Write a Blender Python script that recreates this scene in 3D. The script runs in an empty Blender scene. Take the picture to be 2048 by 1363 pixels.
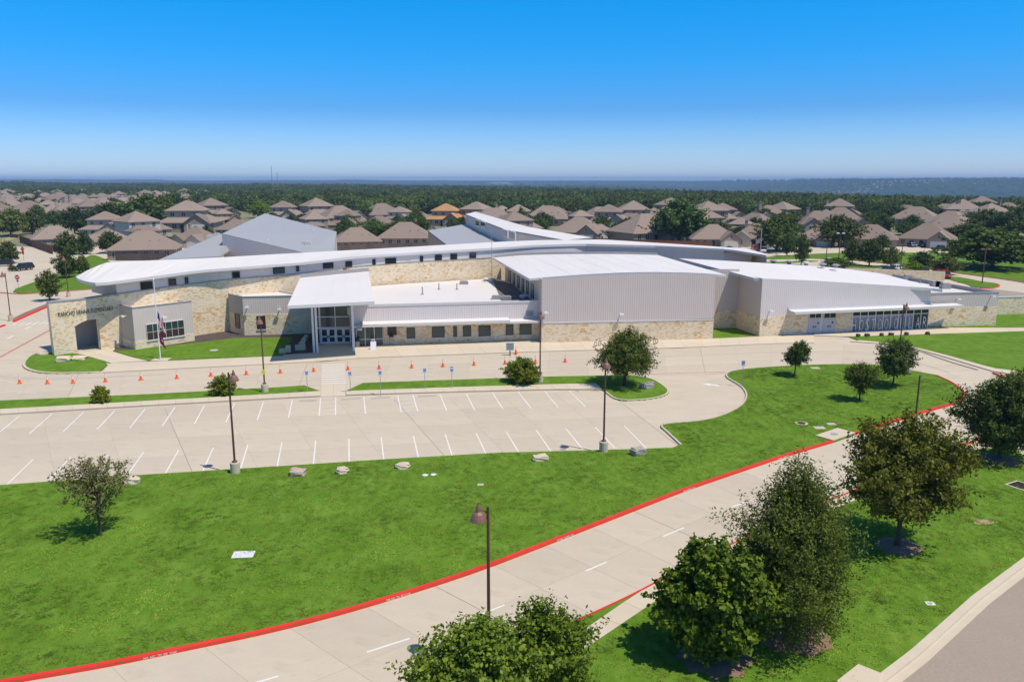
import bpy, math, random
import numpy as np
from mathutils import Vector, Matrix
rnd = random.Random(7)
SC = bpy.context.scene
COL = SC.collection
# ------------------------------------------------------------------ camera
F = 1600.0; CAMH = 21.8; PITCH = math.atan(321.5 / F)
CP, SP = math.cos(PITCH), math.sin(PITCH)
cam = bpy.data.cameras.new('camera'); cam_ob = bpy.data.objects.new('camera', cam); COL.objects.link(cam_ob)
cam.sensor_width = 36.0; cam.lens = 36.0 * F / 2048.0; cam.clip_start = 0.5; cam.clip_end = 60000
cam_ob.location = (0, 0, CAMH); cam_ob.rotation_euler = (math.radians(90) - PITCH, 0, 0)
SC.camera = cam_ob
# ------------------------------------------------------------------ sun, sky, exposure
TO_SUN = Vector((0.43, -0.25, 1.0)).normalized()
SUN_EL = math.asin(TO_SUN.z); SUN_AZ = math.atan2(TO_SUN.x, TO_SUN.y)
W = bpy.data.worlds.new('World'); SC.world = W; W.use_nodes = True
nt = W.node_tree; bg = nt.nodes['Background']
sky = nt.nodes.new('ShaderNodeTexSky'); sky.sky_type = 'NISHITA'; sky.sun_disc = False
sky.sun_elevation = SUN_EL; sky.sun_rotation = SUN_AZ
sky.altitude = 300; sky.air_density = 1.0; sky.dust_density = 0.6; sky.ozone_density = 3.0
hs = nt.nodes.new('ShaderNodeHueSaturation'); hs.inputs['Saturation'].default_value = 1.3; hs.inputs['Value'].default_value = 1.0
nt.links.new(sky.outputs[0], hs.inputs['Color'])
# deeper azure with height, as a clear polarised summer sky shows it; goes on smoothly to the zenith
wtc = nt.nodes.new('ShaderNodeTexCoord'); wsx = nt.nodes.new('ShaderNodeSeparateXYZ'); nt.links.new(wtc.outputs['Generated'], wsx.inputs[0])
wcr = nt.nodes.new('ShaderNodeValToRGB'); nt.links.new(wsx.outputs['Z'], wcr.inputs[0]); we_ = wcr.color_ramp.elements
we_[0].position = 0.0; we_[0].color = (.46, .56, .93, 1); we_[1].position = 1.0; we_[1].color = (.66, .54, .43, 1)
for p_, c_ in ((.036, (.325, .46, .75)), (.0825, (.165, .352, .62)), (.139, (.08, .43, .68)), (.198, (.034, .49, .71)), (.42, (.30, .50, .54))):
    q_ = we_.new(p_); q_.color = (*c_, 1)
wvm = nt.nodes.new('ShaderNodeVectorMath'); wvm.operation = 'MULTIPLY'; wvs = nt.nodes.new('ShaderNodeVectorMath'); wvs.operation = 'SCALE'; wvs.inputs['Scale'].default_value = 2.0
nt.links.new(hs.outputs[0], wvm.inputs[0]); nt.links.new(wcr.outputs[0], wvm.inputs[1]); nt.links.new(wvm.outputs[0], wvs.inputs[0]); nt.links.new(wvs.outputs[0], bg.inputs[0])
bg.inputs[1].default_value = 0.113
sl = bpy.data.lights.new('sun', 'SUN'); sl.energy = 4.15; sl.angle = math.radians(0.53); sl.color = (1.0, 0.94, 0.84)
so = bpy.data.objects.new('sun', sl); COL.objects.link(so)
so.rotation_euler = TO_SUN.to_track_quat('Z', 'Y').to_euler(); so.location = (0, 0, 200)
SC.view_settings.view_transform = 'Standard'; SC.view_settings.look = 'None'
SC.view_settings.exposure = 0.10; SC.view_settings.gamma = 1.0
SC.render.engine = 'CYCLES'
SC.cycles.max_bounces = 6; SC.cycles.diffuse_bounces = 3; SC.cycles.glossy_bounces = 2; SC.cycles.transmission_bounces = 3
SC.cycles.transparent_max_bounces = 4; SC.cycles.volume_bounces = 0; SC.cycles.use_denoising = True
SC.cycles.sample_clamp_indirect = 6

# ------------------------------------------------------------------ survey: photograph point -> place on the site
def ray(px, py):
    u = (px - 1024) / F; v = (py - 681.5) / F
    return Vector((u, CP - v * SP, -SP - v * CP))
def at(px, py, z=0.0):
    d = ray(px, py); t = (z - CAMH) / d.z
    return Vector((d.x * t, d.y * t, z))
def zat(py, Y):
    t = (681.5 - py) / F
    return CAMH - Y * (SP - t * CP) / (CP + t * SP)
def pts(lst, z=0.0): return [at(x, y, z) for x, y in lst]
def mpp(Y, z=0.0): return (Y * CP + (CAMH - z) * SP) / F      # metres per photo pixel at a distance

# ------------------------------------------------------------------ mesh helpers
class MB:
    def __init__(s): s.v = []; s.f = []; s.m = []; s.uv = {}
    def face(s, ps, mi=0, uv=None):
        i = len(s.v); s.v.extend([tuple(p) for p in ps]); s.f.append(tuple(range(i, i + len(ps)))); s.m.append(mi)
        if uv: s.uv[len(s.f) - 1] = uv
    def fbox(s, o, ax, ay, az, mi=0):
        o = Vector(o); ax = Vector(ax); ay = Vector(ay); az = Vector(az)
        p = [o, o + ax, o + ax + ay, o + ay]; q = [a + az for a in p]
        if ax.cross(ay).dot(az) < 0: p.reverse(); q.reverse()
        s.face(p[::-1], mi); s.face(q, mi)
        for k in range(4): s.face([p[k], p[(k + 1) % 4], q[(k + 1) % 4], q[k]], mi)
    def box(s, x0, y0, z0, x1, y1, z1, mi=0):
        s.fbox((x0, y0, z0), (x1 - x0, 0, 0), (0, y1 - y0, 0), (0, 0, z1 - z0), mi)
    def prism(s, poly, z0, z1, mi=0, side=None, bottom=False):
        a = sum(poly[i][0] * poly[(i + 1) % len(poly)][1] - poly[(i + 1) % len(poly)][0] * poly[i][1] for i in range(len(poly)))
        if a < 0: poly = poly[::-1]
        s.face([(p[0], p[1], z1) for p in poly], mi)
        if bottom: s.face([(p[0], p[1], z0) for p in poly[::-1]], mi)
        n = len(poly)
        for i in range(n):
            p, q = poly[i], poly[(i + 1) % n]
            s.face([(p[0], p[1], z0), (q[0], q[1], z0), (q[0], q[1], z1), (p[0], p[1], z1)], mi if side is None else side)
    def tube(s, path, radii, n=8, mi=0, cap=True):
        path = [Vector(p) for p in path]
        if not hasattr(radii, '__len__'): radii = [radii] * len(path)
        base = len(s.v); rings = []
        for i, p in enumerate(path):
            d = (path[min(i + 1, len(path) - 1)] - path[max(i - 1, 0)]).normalized()
            a = d.cross(Vector((0.31, 0.95, 0.12)) if abs(d.z) < .99 and abs(d.y) < .9 else Vector((1, 0, 0.05))).normalized(); b = d.cross(a)
            rings.append(len(s.v))
            for k in range(n):
                t = 2 * math.pi * k / n
                s.v.append(tuple(p + (a * math.cos(t) + b * math.sin(t)) * radii[i]))
        for i in range(len(path) - 1):
            for k in range(n):
                s.f.append((rings[i] + k, rings[i + 1] + k, rings[i + 1] + (k + 1) % n, rings[i] + (k + 1) % n)); s.m.append(mi)
        if cap:
            s.f.append(tuple(rings[-1] + k for k in range(n))[::-1]); s.m.append(mi)
            s.f.append(tuple(rings[0] + k for k in range(n))); s.m.append(mi)
    def lathe(s, c, prof, n=12, mi=0):
        c = Vector(c); rings = []
        for r, z in prof:
            rings.append(len(s.v))
            for k in range(n):
                t = 2 * math.pi * k / n; s.v.append((c.x + r * math.cos(t), c.y + r * math.sin(t), c.z + z))
        for i in range(len(prof) - 1):
            for k in range(n):
                s.f.append((rings[i] + k, rings[i] + (k + 1) % n, rings[i + 1] + (k + 1) % n, rings[i + 1] + k)); s.m.append(mi)
        s.f.append(tuple(rings[-1] + k for k in range(n))); s.m.append(mi)
    def mesh(s, name, mats):
        me = bpy.data.meshes.new(name); me.from_pydata(s.v, [], s.f)
        mats = mats if isinstance(mats, (list, tuple)) else [mats]
        for m in mats: me.materials.append(m)
        if len(mats) > 1: me.polygons.foreach_set('material_index', s.m)
        if s.uv:
            ul = me.uv_layers.new(name='UVMap')
            for fi, uv in s.uv.items():
                ls = me.polygons[fi].loop_start
                for k, c in enumerate(uv): ul.data[ls + k].uv = c
        me.update(); return me
    def build(s, name, mats, parent=None, loc=None):
        o = bpy.data.objects.new(name, s.mesh(name, mats)); COL.objects.link(o)
        if parent is not None: o.parent = parent
        if loc is not None: o.location = loc
        return o
def empty(name, loc=(0, 0, 0), rz=0.0):
    o = bpy.data.objects.new(name, None); COL.objects.link(o); o.location = loc; o.rotation_euler = (0, 0, rz); o.empty_display_size = .3
    return o
def tag(o, label=None, cat=None, group=None, kind=None):
    if label: o['label'] = label
    if cat: o['category'] = cat
    if group: o['group'] = group
    if kind: o['kind'] = kind
    return o
ords = 'first second third fourth fifth sixth seventh eighth ninth tenth eleventh twelfth thirteenth fourteenth fifteenth sixteenth seventeenth eighteenth nineteenth twentieth'.split()
def mob(name, me, parent=None, loc=(0, 0, 0), rz=0.0, sc=None):
    o = bpy.data.objects.new(name, me); COL.objects.link(o); o.location = loc; o.rotation_euler = (0, 0, rz)
    if sc is not None: o.scale = sc if hasattr(sc, '__len__') else (sc, sc, sc)
    if parent is not None: o.parent = parent
    return o
def copy_tree(o, parent=None):
    c = o.copy(); COL.objects.link(c); c.parent = parent
    for ch in list(o.children): copy_tree(ch, c)
    return c
def chaikin(p, n=2, closed=False):
    for _ in range(n):
        q = [] if closed else [p[0]]
        m = len(p) if closed else len(p) - 1
        for i in range(m):
            a, b = p[i], p[(i + 1) % len(p)]
            q += [a * .75 + b * .25, a * .25 + b * .75]
        if not closed: q.append(p[-1])
        p = q
    return p
def resample(p, n):
    L = [0]
    for i in range(1, len(p)): L.append(L[-1] + (p[i] - p[i - 1]).length)
    out = []; j = 0
    for k in range(n + 1):
        t = L[-1] * k / n
        while j < len(L) - 2 and L[j + 1] < t: j += 1
        d = L[j + 1] - L[j]; out.append(p[j].lerp(p[j + 1], 0 if d == 0 else min(1, (t - L[j]) / d)))
    return out
def text_mesh(s, size, extrude, align='CENTER', thin=0.0):
    cu = bpy.data.curves.new('lettering', 'FONT'); cu.body = s; cu.size = size; cu.extrude = extrude; cu.align_x = align; cu.resolution_u = 2; cu.offset = thin
    o = bpy.data.objects.new('lettering', cu); COL.objects.link(o)
    dg = bpy.context.evaluated_depsgraph_get(); me = bpy.data.meshes.new_from_object(o.evaluated_get(dg))
    bpy.data.objects.remove(o); return me
def frame_matrix(o, ux, uy, uz): return Matrix(((ux[0], uy[0], uz[0], o[0]), (ux[1], uy[1], uz[1], o[1]), (ux[2], uy[2], uz[2], o[2]), (0, 0, 0, 1)))

# ------------------------------------------------------------------ materials
def mat(name, base, rough=.85, var=.12, scale=1.5, bump=0.0, bscale=None, metal=0.0, objvar=0.0, spec=.3, fine=0.0, streak=None, stain=0.0):
    m = bpy.data.materials.new(name); m.use_nodes = True; t = m.node_tree; N = t.nodes; L = t.links
    b = N['Principled BSDF']; b.inputs['Roughness'].default_value = rough; b.inputs['Metallic'].default_value = metal
    b.inputs['Specular IOR Level'].default_value = spec
    tc = N.new('ShaderNodeTexCoord'); co = tc.outputs['Object']
    if streak:
        mp = N.new('ShaderNodeMapping'); mp.inputs['Scale'].default_value = streak; L.new(co, mp.inputs[0]); co = mp.outputs[0]
    def noise(sc, det=4):
        n = N.new('ShaderNodeTexNoise'); n.inputs['Scale'].default_value = sc; n.inputs['Detail'].default_value = det; L.new(co, n.inputs['Vector']); return n
    def math_(op, a, c):
        q = N.new('ShaderNodeMath'); q.operation = op
        for i, x in enumerate((a, c)):
            if isinstance(x, (int, float)): q.inputs[i].default_value = x
            else: L.new(x, q.inputs[i])
        return q.outputs[0]
    val = math_('MULTIPLY_ADD', noise(scale).outputs['Fac'], 2 * var); val.node.inputs[2].default_value = 1 - var
    v2 = math_('MULTIPLY_ADD', noise(scale * .13, 3).outputs['Fac'], 2 * var); v2.node.inputs[2].default_value = 1 - var
    val = math_('MULTIPLY', val, v2)
    if fine:
        v3 = math_('MULTIPLY_ADD', noise(scale * 11, 2).outputs['Fac'], 2 * fine); v3.node.inputs[2].default_value = 1 - fine
        val = math_('MULTIPLY', val, v3)
    if stain:
        for s_, lo_, hi_, k_ in ((.55, .54, .72, 1.0), (1.7, .60, .74, .8)):
            mr = N.new('ShaderNodeMapRange'); mr.inputs['From Min'].default_value = lo_; mr.inputs['From Max'].default_value = hi_; mr.inputs['To Min'].default_value = 1.0; mr.inputs['To Max'].default_value = 1 - stain * k_; mr.interpolation_type = 'SMOOTHSTEP'
            L.new(noise(s_, 6).outputs['Fac'], mr.inputs['Value']); val = math_('MULTIPLY', val, mr.outputs[0])
    if objvar:
        oi = N.new('ShaderNodeObjectInfo'); v4 = math_('MULTIPLY_ADD', oi.outputs['Random'], 2 * objvar); v4.node.inputs[2].default_value = 1 - objvar
        val = math_('MULTIPLY', val, v4)
    mx = N.new('ShaderNodeMix'); mx.data_type = 'RGBA'; mx.blend_type = 'MULTIPLY'; mx.inputs[0].default_value = 1.0
    mx.inputs[6].default_value = (*base, 1); L.new(val, mx.inputs[7]); L.new(mx.outputs[2], b.inputs['Base Color'])
    if bump:
        bp = N.new('ShaderNodeBump'); bp.inputs['Strength'].default_value = bump; bp.inputs['Distance'].default_value = .03
        L.new(noise(bscale or scale * 8).outputs['Fac'], bp.inputs['Height']); L.new(bp.outputs[0], b.inputs['Normal'])
    return m
def stone_mat():
    m = bpy.data.materials.new('limestone'); m.use_nodes = True; t = m.node_tree; N = t.nodes; L = t.links; b = N['Principled BSDF']
    b.inputs['Roughness'].default_value = .9; b.inputs['Specular IOR Level'].default_value = .2
    uv = N.new('ShaderNodeUVMap')
    def brick(w, h, off, sq):
        k = N.new('ShaderNodeTexBrick'); L.new(uv.outputs[0], k.inputs['Vector']); k.inputs['Scale'].default_value = 1
        k.inputs['Brick Width'].default_value = w; k.inputs['Row Height'].default_value = h; k.inputs['Mortar Size'].default_value = .018
        k.inputs['Color1'].default_value = (0, 0, 0, 1); k.inputs['Color2'].default_value = (1, 1, 1, 1); k.inputs['Mortar'].default_value = (.5, .5, .5, 1)
        k.offset = off; k.squash = sq; k.squash_frequency = 3; return k
    k1 = brick(.34, .17, .5, .7); k2 = brick(.48, .28, .37, 1.3)
    mxk = N.new('ShaderNodeMix'); mxk.data_type = 'RGBA'; vo = N.new('ShaderNodeTexVoronoi'); vo.inputs['Scale'].default_value = .8; L.new(uv.outputs[0], vo.inputs['Vector'])
    gt = N.new('ShaderNodeMath'); gt.operation = 'GREATER_THAN'; gt.inputs[1].default_value = .55
    sp = N.new('ShaderNodeSeparateColor'); L.new(vo.outputs['Color'], sp.inputs[0]); L.new(sp.outputs[0], gt.inputs[0])
    L.new(gt.outputs[0], mxk.inputs[0]); L.new(k1.outputs['Color'], mxk.inputs[6]); L.new(k2.outputs['Color'], mxk.inputs[7])
    no = N.new('ShaderNodeTexNoise'); no.inputs['Scale'].default_value = .55; no.inputs['Detail'].default_value = 3; L.new(uv.outputs[0], no.inputs['Vector'])
    ad = N.new('ShaderNodeMath'); ad.operation = 'MULTIPLY_ADD'; ad.inputs[1].default_value = .62; L.new(mxk.outputs[2], ad.inputs[0])
    sc = N.new('ShaderNodeMath'); sc.operation = 'MULTIPLY_ADD'; sc.inputs[1].default_value = .7; sc.inputs[2].default_value = -.19; L.new(no.outputs['Fac'], sc.inputs[0]); L.new(sc.outputs[0], ad.inputs[2])
    cr = N.new('ShaderNodeValToRGB'); L.new(ad.outputs[0], cr.inputs[0]); e = cr.color_ramp.elements
    e[0].position = 0.0; e[0].color = (.66, .56, .42, 1); e[1].position = 1.0; e[1].color = (.42, .24, .09, 1)
    for p, c in ((.3, (.78, .665, .50, 1)), (.5, (.75, .61, .425, 1)), (.66, (.68, .49, .275, 1)), (.82, (.58, .36, .15, 1))):
        q = cr.color_ramp.elements.new(p); q.color = c
    L.new(cr.outputs[0], b.inputs['Base Color'])
    bp = N.new('ShaderNodeBump'); bp.inputs['Strength'].default_value = .6; bp.inputs['Distance'].default_value = .05
    n2 = N.new('ShaderNodeTexNoise'); n2.inputs['Scale'].default_value = 6; L.new(uv.outputs[0], n2.inputs['Vector'])
    a2 = N.new('ShaderNodeMath'); a2.operation = 'ADD'; L.new(n2.outputs['Fac'], a2.inputs[0]); L.new(mxk.outputs[2], a2.inputs[1])
    L.new(a2.outputs[0], bp.inputs['Height']); L.new(bp.outputs[0], b.inputs['Normal'])
    return m
def leaf_mat(name, dark, light, trans=.3, objvar=.0, place=0.0):
    m = bpy.data.materials.new(name); m.use_nodes = True; t = m.node_tree; N = t.nodes; L = t.links
    N.remove(N['Principled BSDF']); out = N['Material Output']
    ge = N.new('ShaderNodeNewGeometry'); cr = N.new('ShaderNodeValToRGB'); L.new(ge.outputs['Random Per Island'], cr.inputs[0])
    cr.color_ramp.elements[0].color = (*dark, 1); cr.color_ramp.elements[1].color = (*light, 1)
    col = cr.outputs[0]
    if objvar:
        oi = N.new('ShaderNodeObjectInfo'); hsv = N.new('ShaderNodeHueSaturation')
        a = N.new('ShaderNodeMath'); a.operation = 'MULTIPLY_ADD'; a.inputs[1].default_value = 2 * objvar; a.inputs[2].default_value = 1 - objvar
        L.new(oi.outputs['Random'], a.inputs[0]); L.new(a.outputs[0], hsv.inputs['Value']); L.new(col, hsv.inputs['Color'])
        h = N.new('ShaderNodeMath'); h.operation = 'MULTIPLY_ADD'; h.inputs[1].default_value = -.06; h.inputs[2].default_value = .525
        w = N.new('ShaderNodeTexWhiteNoise'); w.noise_dimensions = '1D'; L.new(oi.outputs['Random'], w.inputs['W']); L.new(w.outputs['Value'], h.inputs[0]); L.new(h.outputs[0], hsv.inputs['Hue'])
        if place:
            pn = N.new('ShaderNodeTexNoise'); pn.inputs['Scale'].default_value = place; pn.inputs['Detail'].default_value = 3; L.new(oi.outputs['Location'], pn.inputs['Vector'])
            pm = N.new('ShaderNodeMath'); pm.operation = 'MULTIPLY_ADD'; pm.inputs[1].default_value = 2.7; pm.inputs[2].default_value = -.30; L.new(pn.outputs['Fac'], pm.inputs[0]); pv_ = N.new('ShaderNodeMath'); pv_.operation = 'MULTIPLY'; L.new(pm.outputs[0], pv_.inputs[0]); L.new(a.outputs[0], pv_.inputs[1]); L.new(pv_.outputs[0], hsv.inputs['Value'])
        col = hsv.outputs[0]
    d = N.new('ShaderNodeBsdfDiffuse'); tr = N.new('ShaderNodeBsdfTranslucent'); gl = N.new('ShaderNodeBsdfGlossy'); gl.inputs['Roughness'].default_value = .45
    gl.inputs['Color'].default_value = (.9, .95, 1, 1)
    L.new(col, d.inputs[0]); L.new(col, tr.inputs[0])
    a = N.new('ShaderNodeMixShader'); a.inputs[0].default_value = trans; L.new(d.outputs[0], a.inputs[1]); L.new(tr.outputs[0], a.inputs[2])
    c = N.new('ShaderNodeMixShader'); c.inputs[0].default_value = .0085; L.new(a.outputs[0], c.inputs[1]); L.new(gl.outputs[0], c.inputs[2])
    L.new(c.outputs[0], out.inputs[0]); return m
def grass_mat(name='lawn_grass', tint=(1, 1, 1)):
    m = bpy.data.materials.new(name); m.use_nodes = True; t = m.node_tree; N = t.nodes; L = t.links; b = N['Principled BSDF']
    b.inputs['Roughness'].default_value = .95; b.inputs['Specular IOR Level'].default_value = .1
    tc = N.new('ShaderNodeTexCoord')
    def noise(sc, det, st=(1, 1, 1)):
        mp = N.new('ShaderNodeMapping'); mp.inputs['Scale'].default_value = st; L.new(tc.outputs['Object'], mp.inputs[0])
        n = N.new('ShaderNodeTexNoise'); n.inputs['Scale'].default_value = sc; n.inputs['Detail'].default_value = det; L.new(mp.outputs[0], n.inputs['Vector']); return n.outputs['Fac']
    def ma(op, a, c, d=0.0):
        q = N.new('ShaderNodeMath'); q.operation = op
        for i, x in enumerate((a, c, d)):
            if isinstance(x, (int, float)): q.inputs[i].default_value = x
            else: L.new(x, q.inputs[i])
        return q.outputs[0]
    v = ma('MULTIPLY_ADD', noise(.35, 5), .5, ma('MULTIPLY_ADD', noise(1.7, 4, (1, .45, 1)), .55, ma('MULTIPLY', noise(13, 3), .5)))
    v = ma('MULTIPLY_ADD', v, 1.75, -.87)
    cr = N.new('ShaderNodeValToRGB'); L.new(v, cr.inputs[0]); e = cr.color_ramp.elements
    def c(r, g, bb): return (r * tint[0], g * tint[1], bb * tint[2], 1)
    e[0].position = .12; e[0].color = c(.070, .142, .008); e[1].position = .95; e[1].color = c(.165, .255, .036)
    q = e.new(.5); q.color = c(.108, .198, .016)
    L.new(cr.outputs[0], b.inputs['Base Color'])
    bp = N.new('ShaderNodeBump'); bp.inputs['Strength'].default_value = .5; bp.inputs['Distance'].default_value = .05
    L.new(noise(16, 3), bp.inputs['Height']); L.new(bp.outputs[0], b.inputs['Normal']); return m
M_CONC = mat('concrete', (.515, .430, .330), .9, .10, .6, .15, 9, objvar=.045, fine=.05, streak=(.6, 1.2, 1), stain=.13)
M_WALK = mat('walk_concrete', (.57, .475, .36), .9, .05, .9, .15, 9, objvar=.03, fine=.03)
M_JOINT = mat('joint_sealant', (.30, .245, .20), .9, .1, 2)
M_KERB = mat('kerb_concrete', (.55, .46, .35), .9, .07, 1.5, .2, 9)
M_RED = mat('red_kerb_paint', (.64, .034, .024), .65, .14, 1.6, .1, 12, fine=.05)
M_REDOLD = mat('faded_red_paint', (.46, .14, .10), .8, .2, 2)
M_PAINT = mat('white_road_paint', (.70, .66, .61), .7, .10, 3, fine=.10)
M_ASPH = mat('asphalt', (.325, .258, .205), .95, .08, .6, .3, 25, fine=.16)
M_STREET = mat('far_street', (.43, .385, .335), .95, .06, .2)
M_GRASS = grass_mat()
M_GRASS2 = grass_mat('far_grass', (.95, .92, 1.0))
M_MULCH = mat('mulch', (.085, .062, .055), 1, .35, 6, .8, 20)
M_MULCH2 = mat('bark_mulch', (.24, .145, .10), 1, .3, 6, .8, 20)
M_STONE = stone_mat()
M_METAL = mat('ribbed_metal_grey', (.60, .51, .465), .55, .03, .4, spec=.4)
M_METAL2 = mat('ribbed_metal_pale', (.67, .595, .57), .5, .03, .4, spec=.4)
M_TAN = mat('tan_panel', (.50, .44, .37), .7, .03, .6)
M_ROOF = mat('white_roof', (.685, .632, .60), .6, .06, .3, fine=.025, streak=(1, .35, 1))
M_TRIM = mat('pale_trim', (.60, .575, .565), .55, .03, 1)
M_GTRIM = mat('grey_trim', (.32, .30, .30), .55, .04, 1)
M_GROOF = mat('grey_metal_roof', (.37, .355, .355), .5, .03, .3, spec=.3)
M_TAR = mat('dark_membrane', (.17, .135, .115), .9, .25, .5)
M_DARK = mat('dark_metal', (.03, .026, .024), .5, .1, 2)
M_BRONZE = mat('bronze_pole', (.10, .045, .032), .5, .12, 3, spec=.5)
M_LAMP = mat('copper_shade', (.21, .10, .07), .45, .15, 4, spec=.5)
M_WHITE = mat('white_painted_metal', (.74, .73, .74), .5, .03, 1)
M_BRICKROOF = mat('shingle', (.245, .184, .148), .95, .09, 1.2, .3, 9, objvar=.17, fine=.06)
M_ORROOF = mat('orange_shingle', (.42, .225, .10), .95, .08, 1.2, .3, 9)
M_REDROOF = mat('red_shingle', (.26, .115, .09), .95, .08, 1.2)
M_BRICK = mat('pale_brick', (.36, .285, .225), .95, .12, 1.5, .3, 9, objvar=.22)
M_SIDING = mat('siding', (.47, .425, .37), .9, .05, 1, objvar=.25)
M_HTRIM = mat('house_trim', (.62, .59, .55), .8, .05, 1)
M_FENCE = mat('cedar_fence', (.17, .085, .055), .95, .2, 2, .2, 8, objvar=.15)
M_GFENCE = mat('weathered_fence', (.12, .09, .08), .95, .2, 2, .2, 8, objvar=.15)
M_ORANGE = mat('cone_orange', (.85, .13, .03), .6, .05, 3)
M_ROCK = mat('limestone_boulder', (.60, .485, .365), .95, .18, 2.5, .7, 6)
M_TRUNK = mat('bark', (.085, .06, .045), .95, .3, 5, .6, 14)
M_BLACK = mat('black_rubber', (.015, .015, .016), .7, .1, 3)
M_GLASSDARK = mat('dark_glass', (.020, .024, .028), .08, .1, 1, spec=.6)
M_GLASSGREEN = mat('green_glass', (.035, .060, .055), .10, .25, .7, spec=.6)
M_HGLASS = mat('house_glass', (.07, .08, .09), .15, .2, 1, spec=.5)
M_BLUE = mat('sign_blue', (.03, .10, .42), .5, .03, 1)
M_SIGNW = mat('sign_white', (.62, .68, .74), .5, .03, 1)
M_STOP = mat('sign_red', (.50, .02, .03), .5, .03, 1)
M_YELLOW = mat('sign_yellow', (.80, .62, .02), .5, .03, 1)
M_MAROON = mat('flag_maroon', (.16, .015, .05), .8, .05, 1)
M_FLAGRED = mat('flag_red', (.50, .02, .035), .8, .05, 1)
M_FLAGBLUE = mat('flag_blue', (.02, .03, .14), .8, .05, 1)
M_SEAT = mat('dim_interior', (.15, .14, .13), .9, .1, 1)
# ------------------------------------------------------------------ terrain
def sm(t): t = max(0.0, min(1.0, t)); return t * t * (3 - 2 * t)
def interp(x, tab):
    if x <= tab[0][0]: return tab[0][1]
    for (a, b), (c, d) in zip(tab, tab[1:]):
        if x <= c: return b + (d - b) * (x - a) / (c - a)
    return tab[-1][1]
CREST = [(-800, 358.5), (0, 358.3), (150, 358.6), (420, 361.3), (560, 359.8), (700, 360.6), (900, 361.6), (1200, 361.2), (1380, 362.5), (1500, 362.3), (1650, 361.4), (1790, 361.2), (1880, 360), (2048, 359), (2800, 358.5)]
def azpx(X, Y): return 1024 + 1632 * X / max(Y, 1)
def wob(X, Y): return math.sin(X * .0021 + 1.3) * math.cos(Y * .0017 + .4) + .6 * math.sin(X * .0057 + Y * .0041)
def hgt(X, Y):
    if Y < 470: return -.05
    p = azpx(X, Y)
    r = sm((p - 1150) / 700)
    lip = interp(p, [(0, 2600), (700, 2000), (1100, 1250), (1400, 900), (1700, 660), (2048, 520)])
    z = -.05
    if Y > lip: z -= sm((Y - lip) / 1300) * (20 + 95 * r)
    crest_d = 9500 - 4700 * r
    c0 = crest_d - 3000 + 1200 * r
    if Y > c0:
        zc = zat(interp(p, CREST), crest_d)
        z = z + (zc - z) * sm((Y - c0) / (crest_d - c0))
    if 1500 < Y < crest_d - 300: z += (wob(X, Y) * 7 + wob(X * 3.1 + 900, Y * 2.3) * 3) * sm((Y - 1500) / 1500)
    return z
def sheet(name, rows, m, nk=141, kmax=1.7):
    V = []; Fc = []
    for Y in rows:
        for k in range(nk):
            a = (k / (nk - 1) * 2 - 1) * kmax; X = a * max(abs(Y), 260); V.append((X, Y, hgt(X, Y)))
    for i in range(len(rows) - 1):
        for k in range(nk - 1):
            j = i * nk + k; Fc.append((j, j + 1, j + nk + 1, j + nk))
    me = bpy.data.meshes.new(name); me.from_pydata(V, [], Fc); me.materials.append(m); me.update()
    for p in me.polygons: p.use_smooth = True
    o = mob(name, me); tag(o, kind='structure'); return o
def yard_mat():
    m = mat('suburban_yards', (.20, .19, .10), 1, .3, .05); return m
def canopy_mat():
    m = bpy.data.materials.new('far_canopy'); m.use_nodes = True; t = m.node_tree; N = t.nodes; L = t.links; b = N['Principled BSDF']
    b.inputs['Roughness'].default_value = 1; b.inputs['Specular IOR Level'].default_value = 0
    tc = N.new('ShaderNodeTexCoord'); n = N.new('ShaderNodeTexNoise'); n.inputs['Scale'].default_value = .012; n.inputs['Detail'].default_value = 8; n.inputs['Roughness'].default_value = .7
    L.new(tc.outputs['Object'], n.inputs['Vector']); cr = N.new('ShaderNodeValToRGB'); L.new(n.outputs['Fac'], cr.inputs[0]); e = cr.color_ramp.elements
    e[0].position = .35; e[0].color = (.014, .026, .009, 1); e[1].position = .80; e[1].color = (.10, .10, .06, 1)
    q = e.new(.52); q.color = (.022, .040, .012, 1); q = e.new(.66); q.color = (.035, .055, .02, 1)
    L.new(cr.outputs[0], b.inputs['Base Color']); return m
M_YARD = yard_mat(); M_CANOPY = canopy_mat()
sheet('ground', [-260, -120, 0, 100, 200, 300, 400, 470, 520, 580, 650, 720, 800], M_YARD, 81)
r_ = [800]
while r_[-1] < 13500: r_.append(r_[-1] * 1.028)
sheet('hills', r_, M_CANOPY, 261, 1.3)

# ------------------------------------------------------------------ paved site
def flat(name, poly, z, m, parent=None, kind=None):
    b = MB(); a = sum(poly[i].x * poly[(i + 1) % len(poly)].y - poly[(i + 1) % len(poly)].x * poly[i].y for i in range(len(poly)))
    if a < 0: poly = poly[::-1]
    b.face([(p.x, p.y, z) for p in poly]); o = b.build(name, m, parent)
    if kind: tag(o, kind=kind)
    return o
R4 = lambda a, b, c, d: [Vector((a, b, 0)), Vector((c, b, 0)), Vector((c, d, 0)), Vector((a, d, 0))]
pavement = flat('pavement', R4(-260, 8, 260, 268), -.010, M_CONC, None, 'structure')

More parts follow.
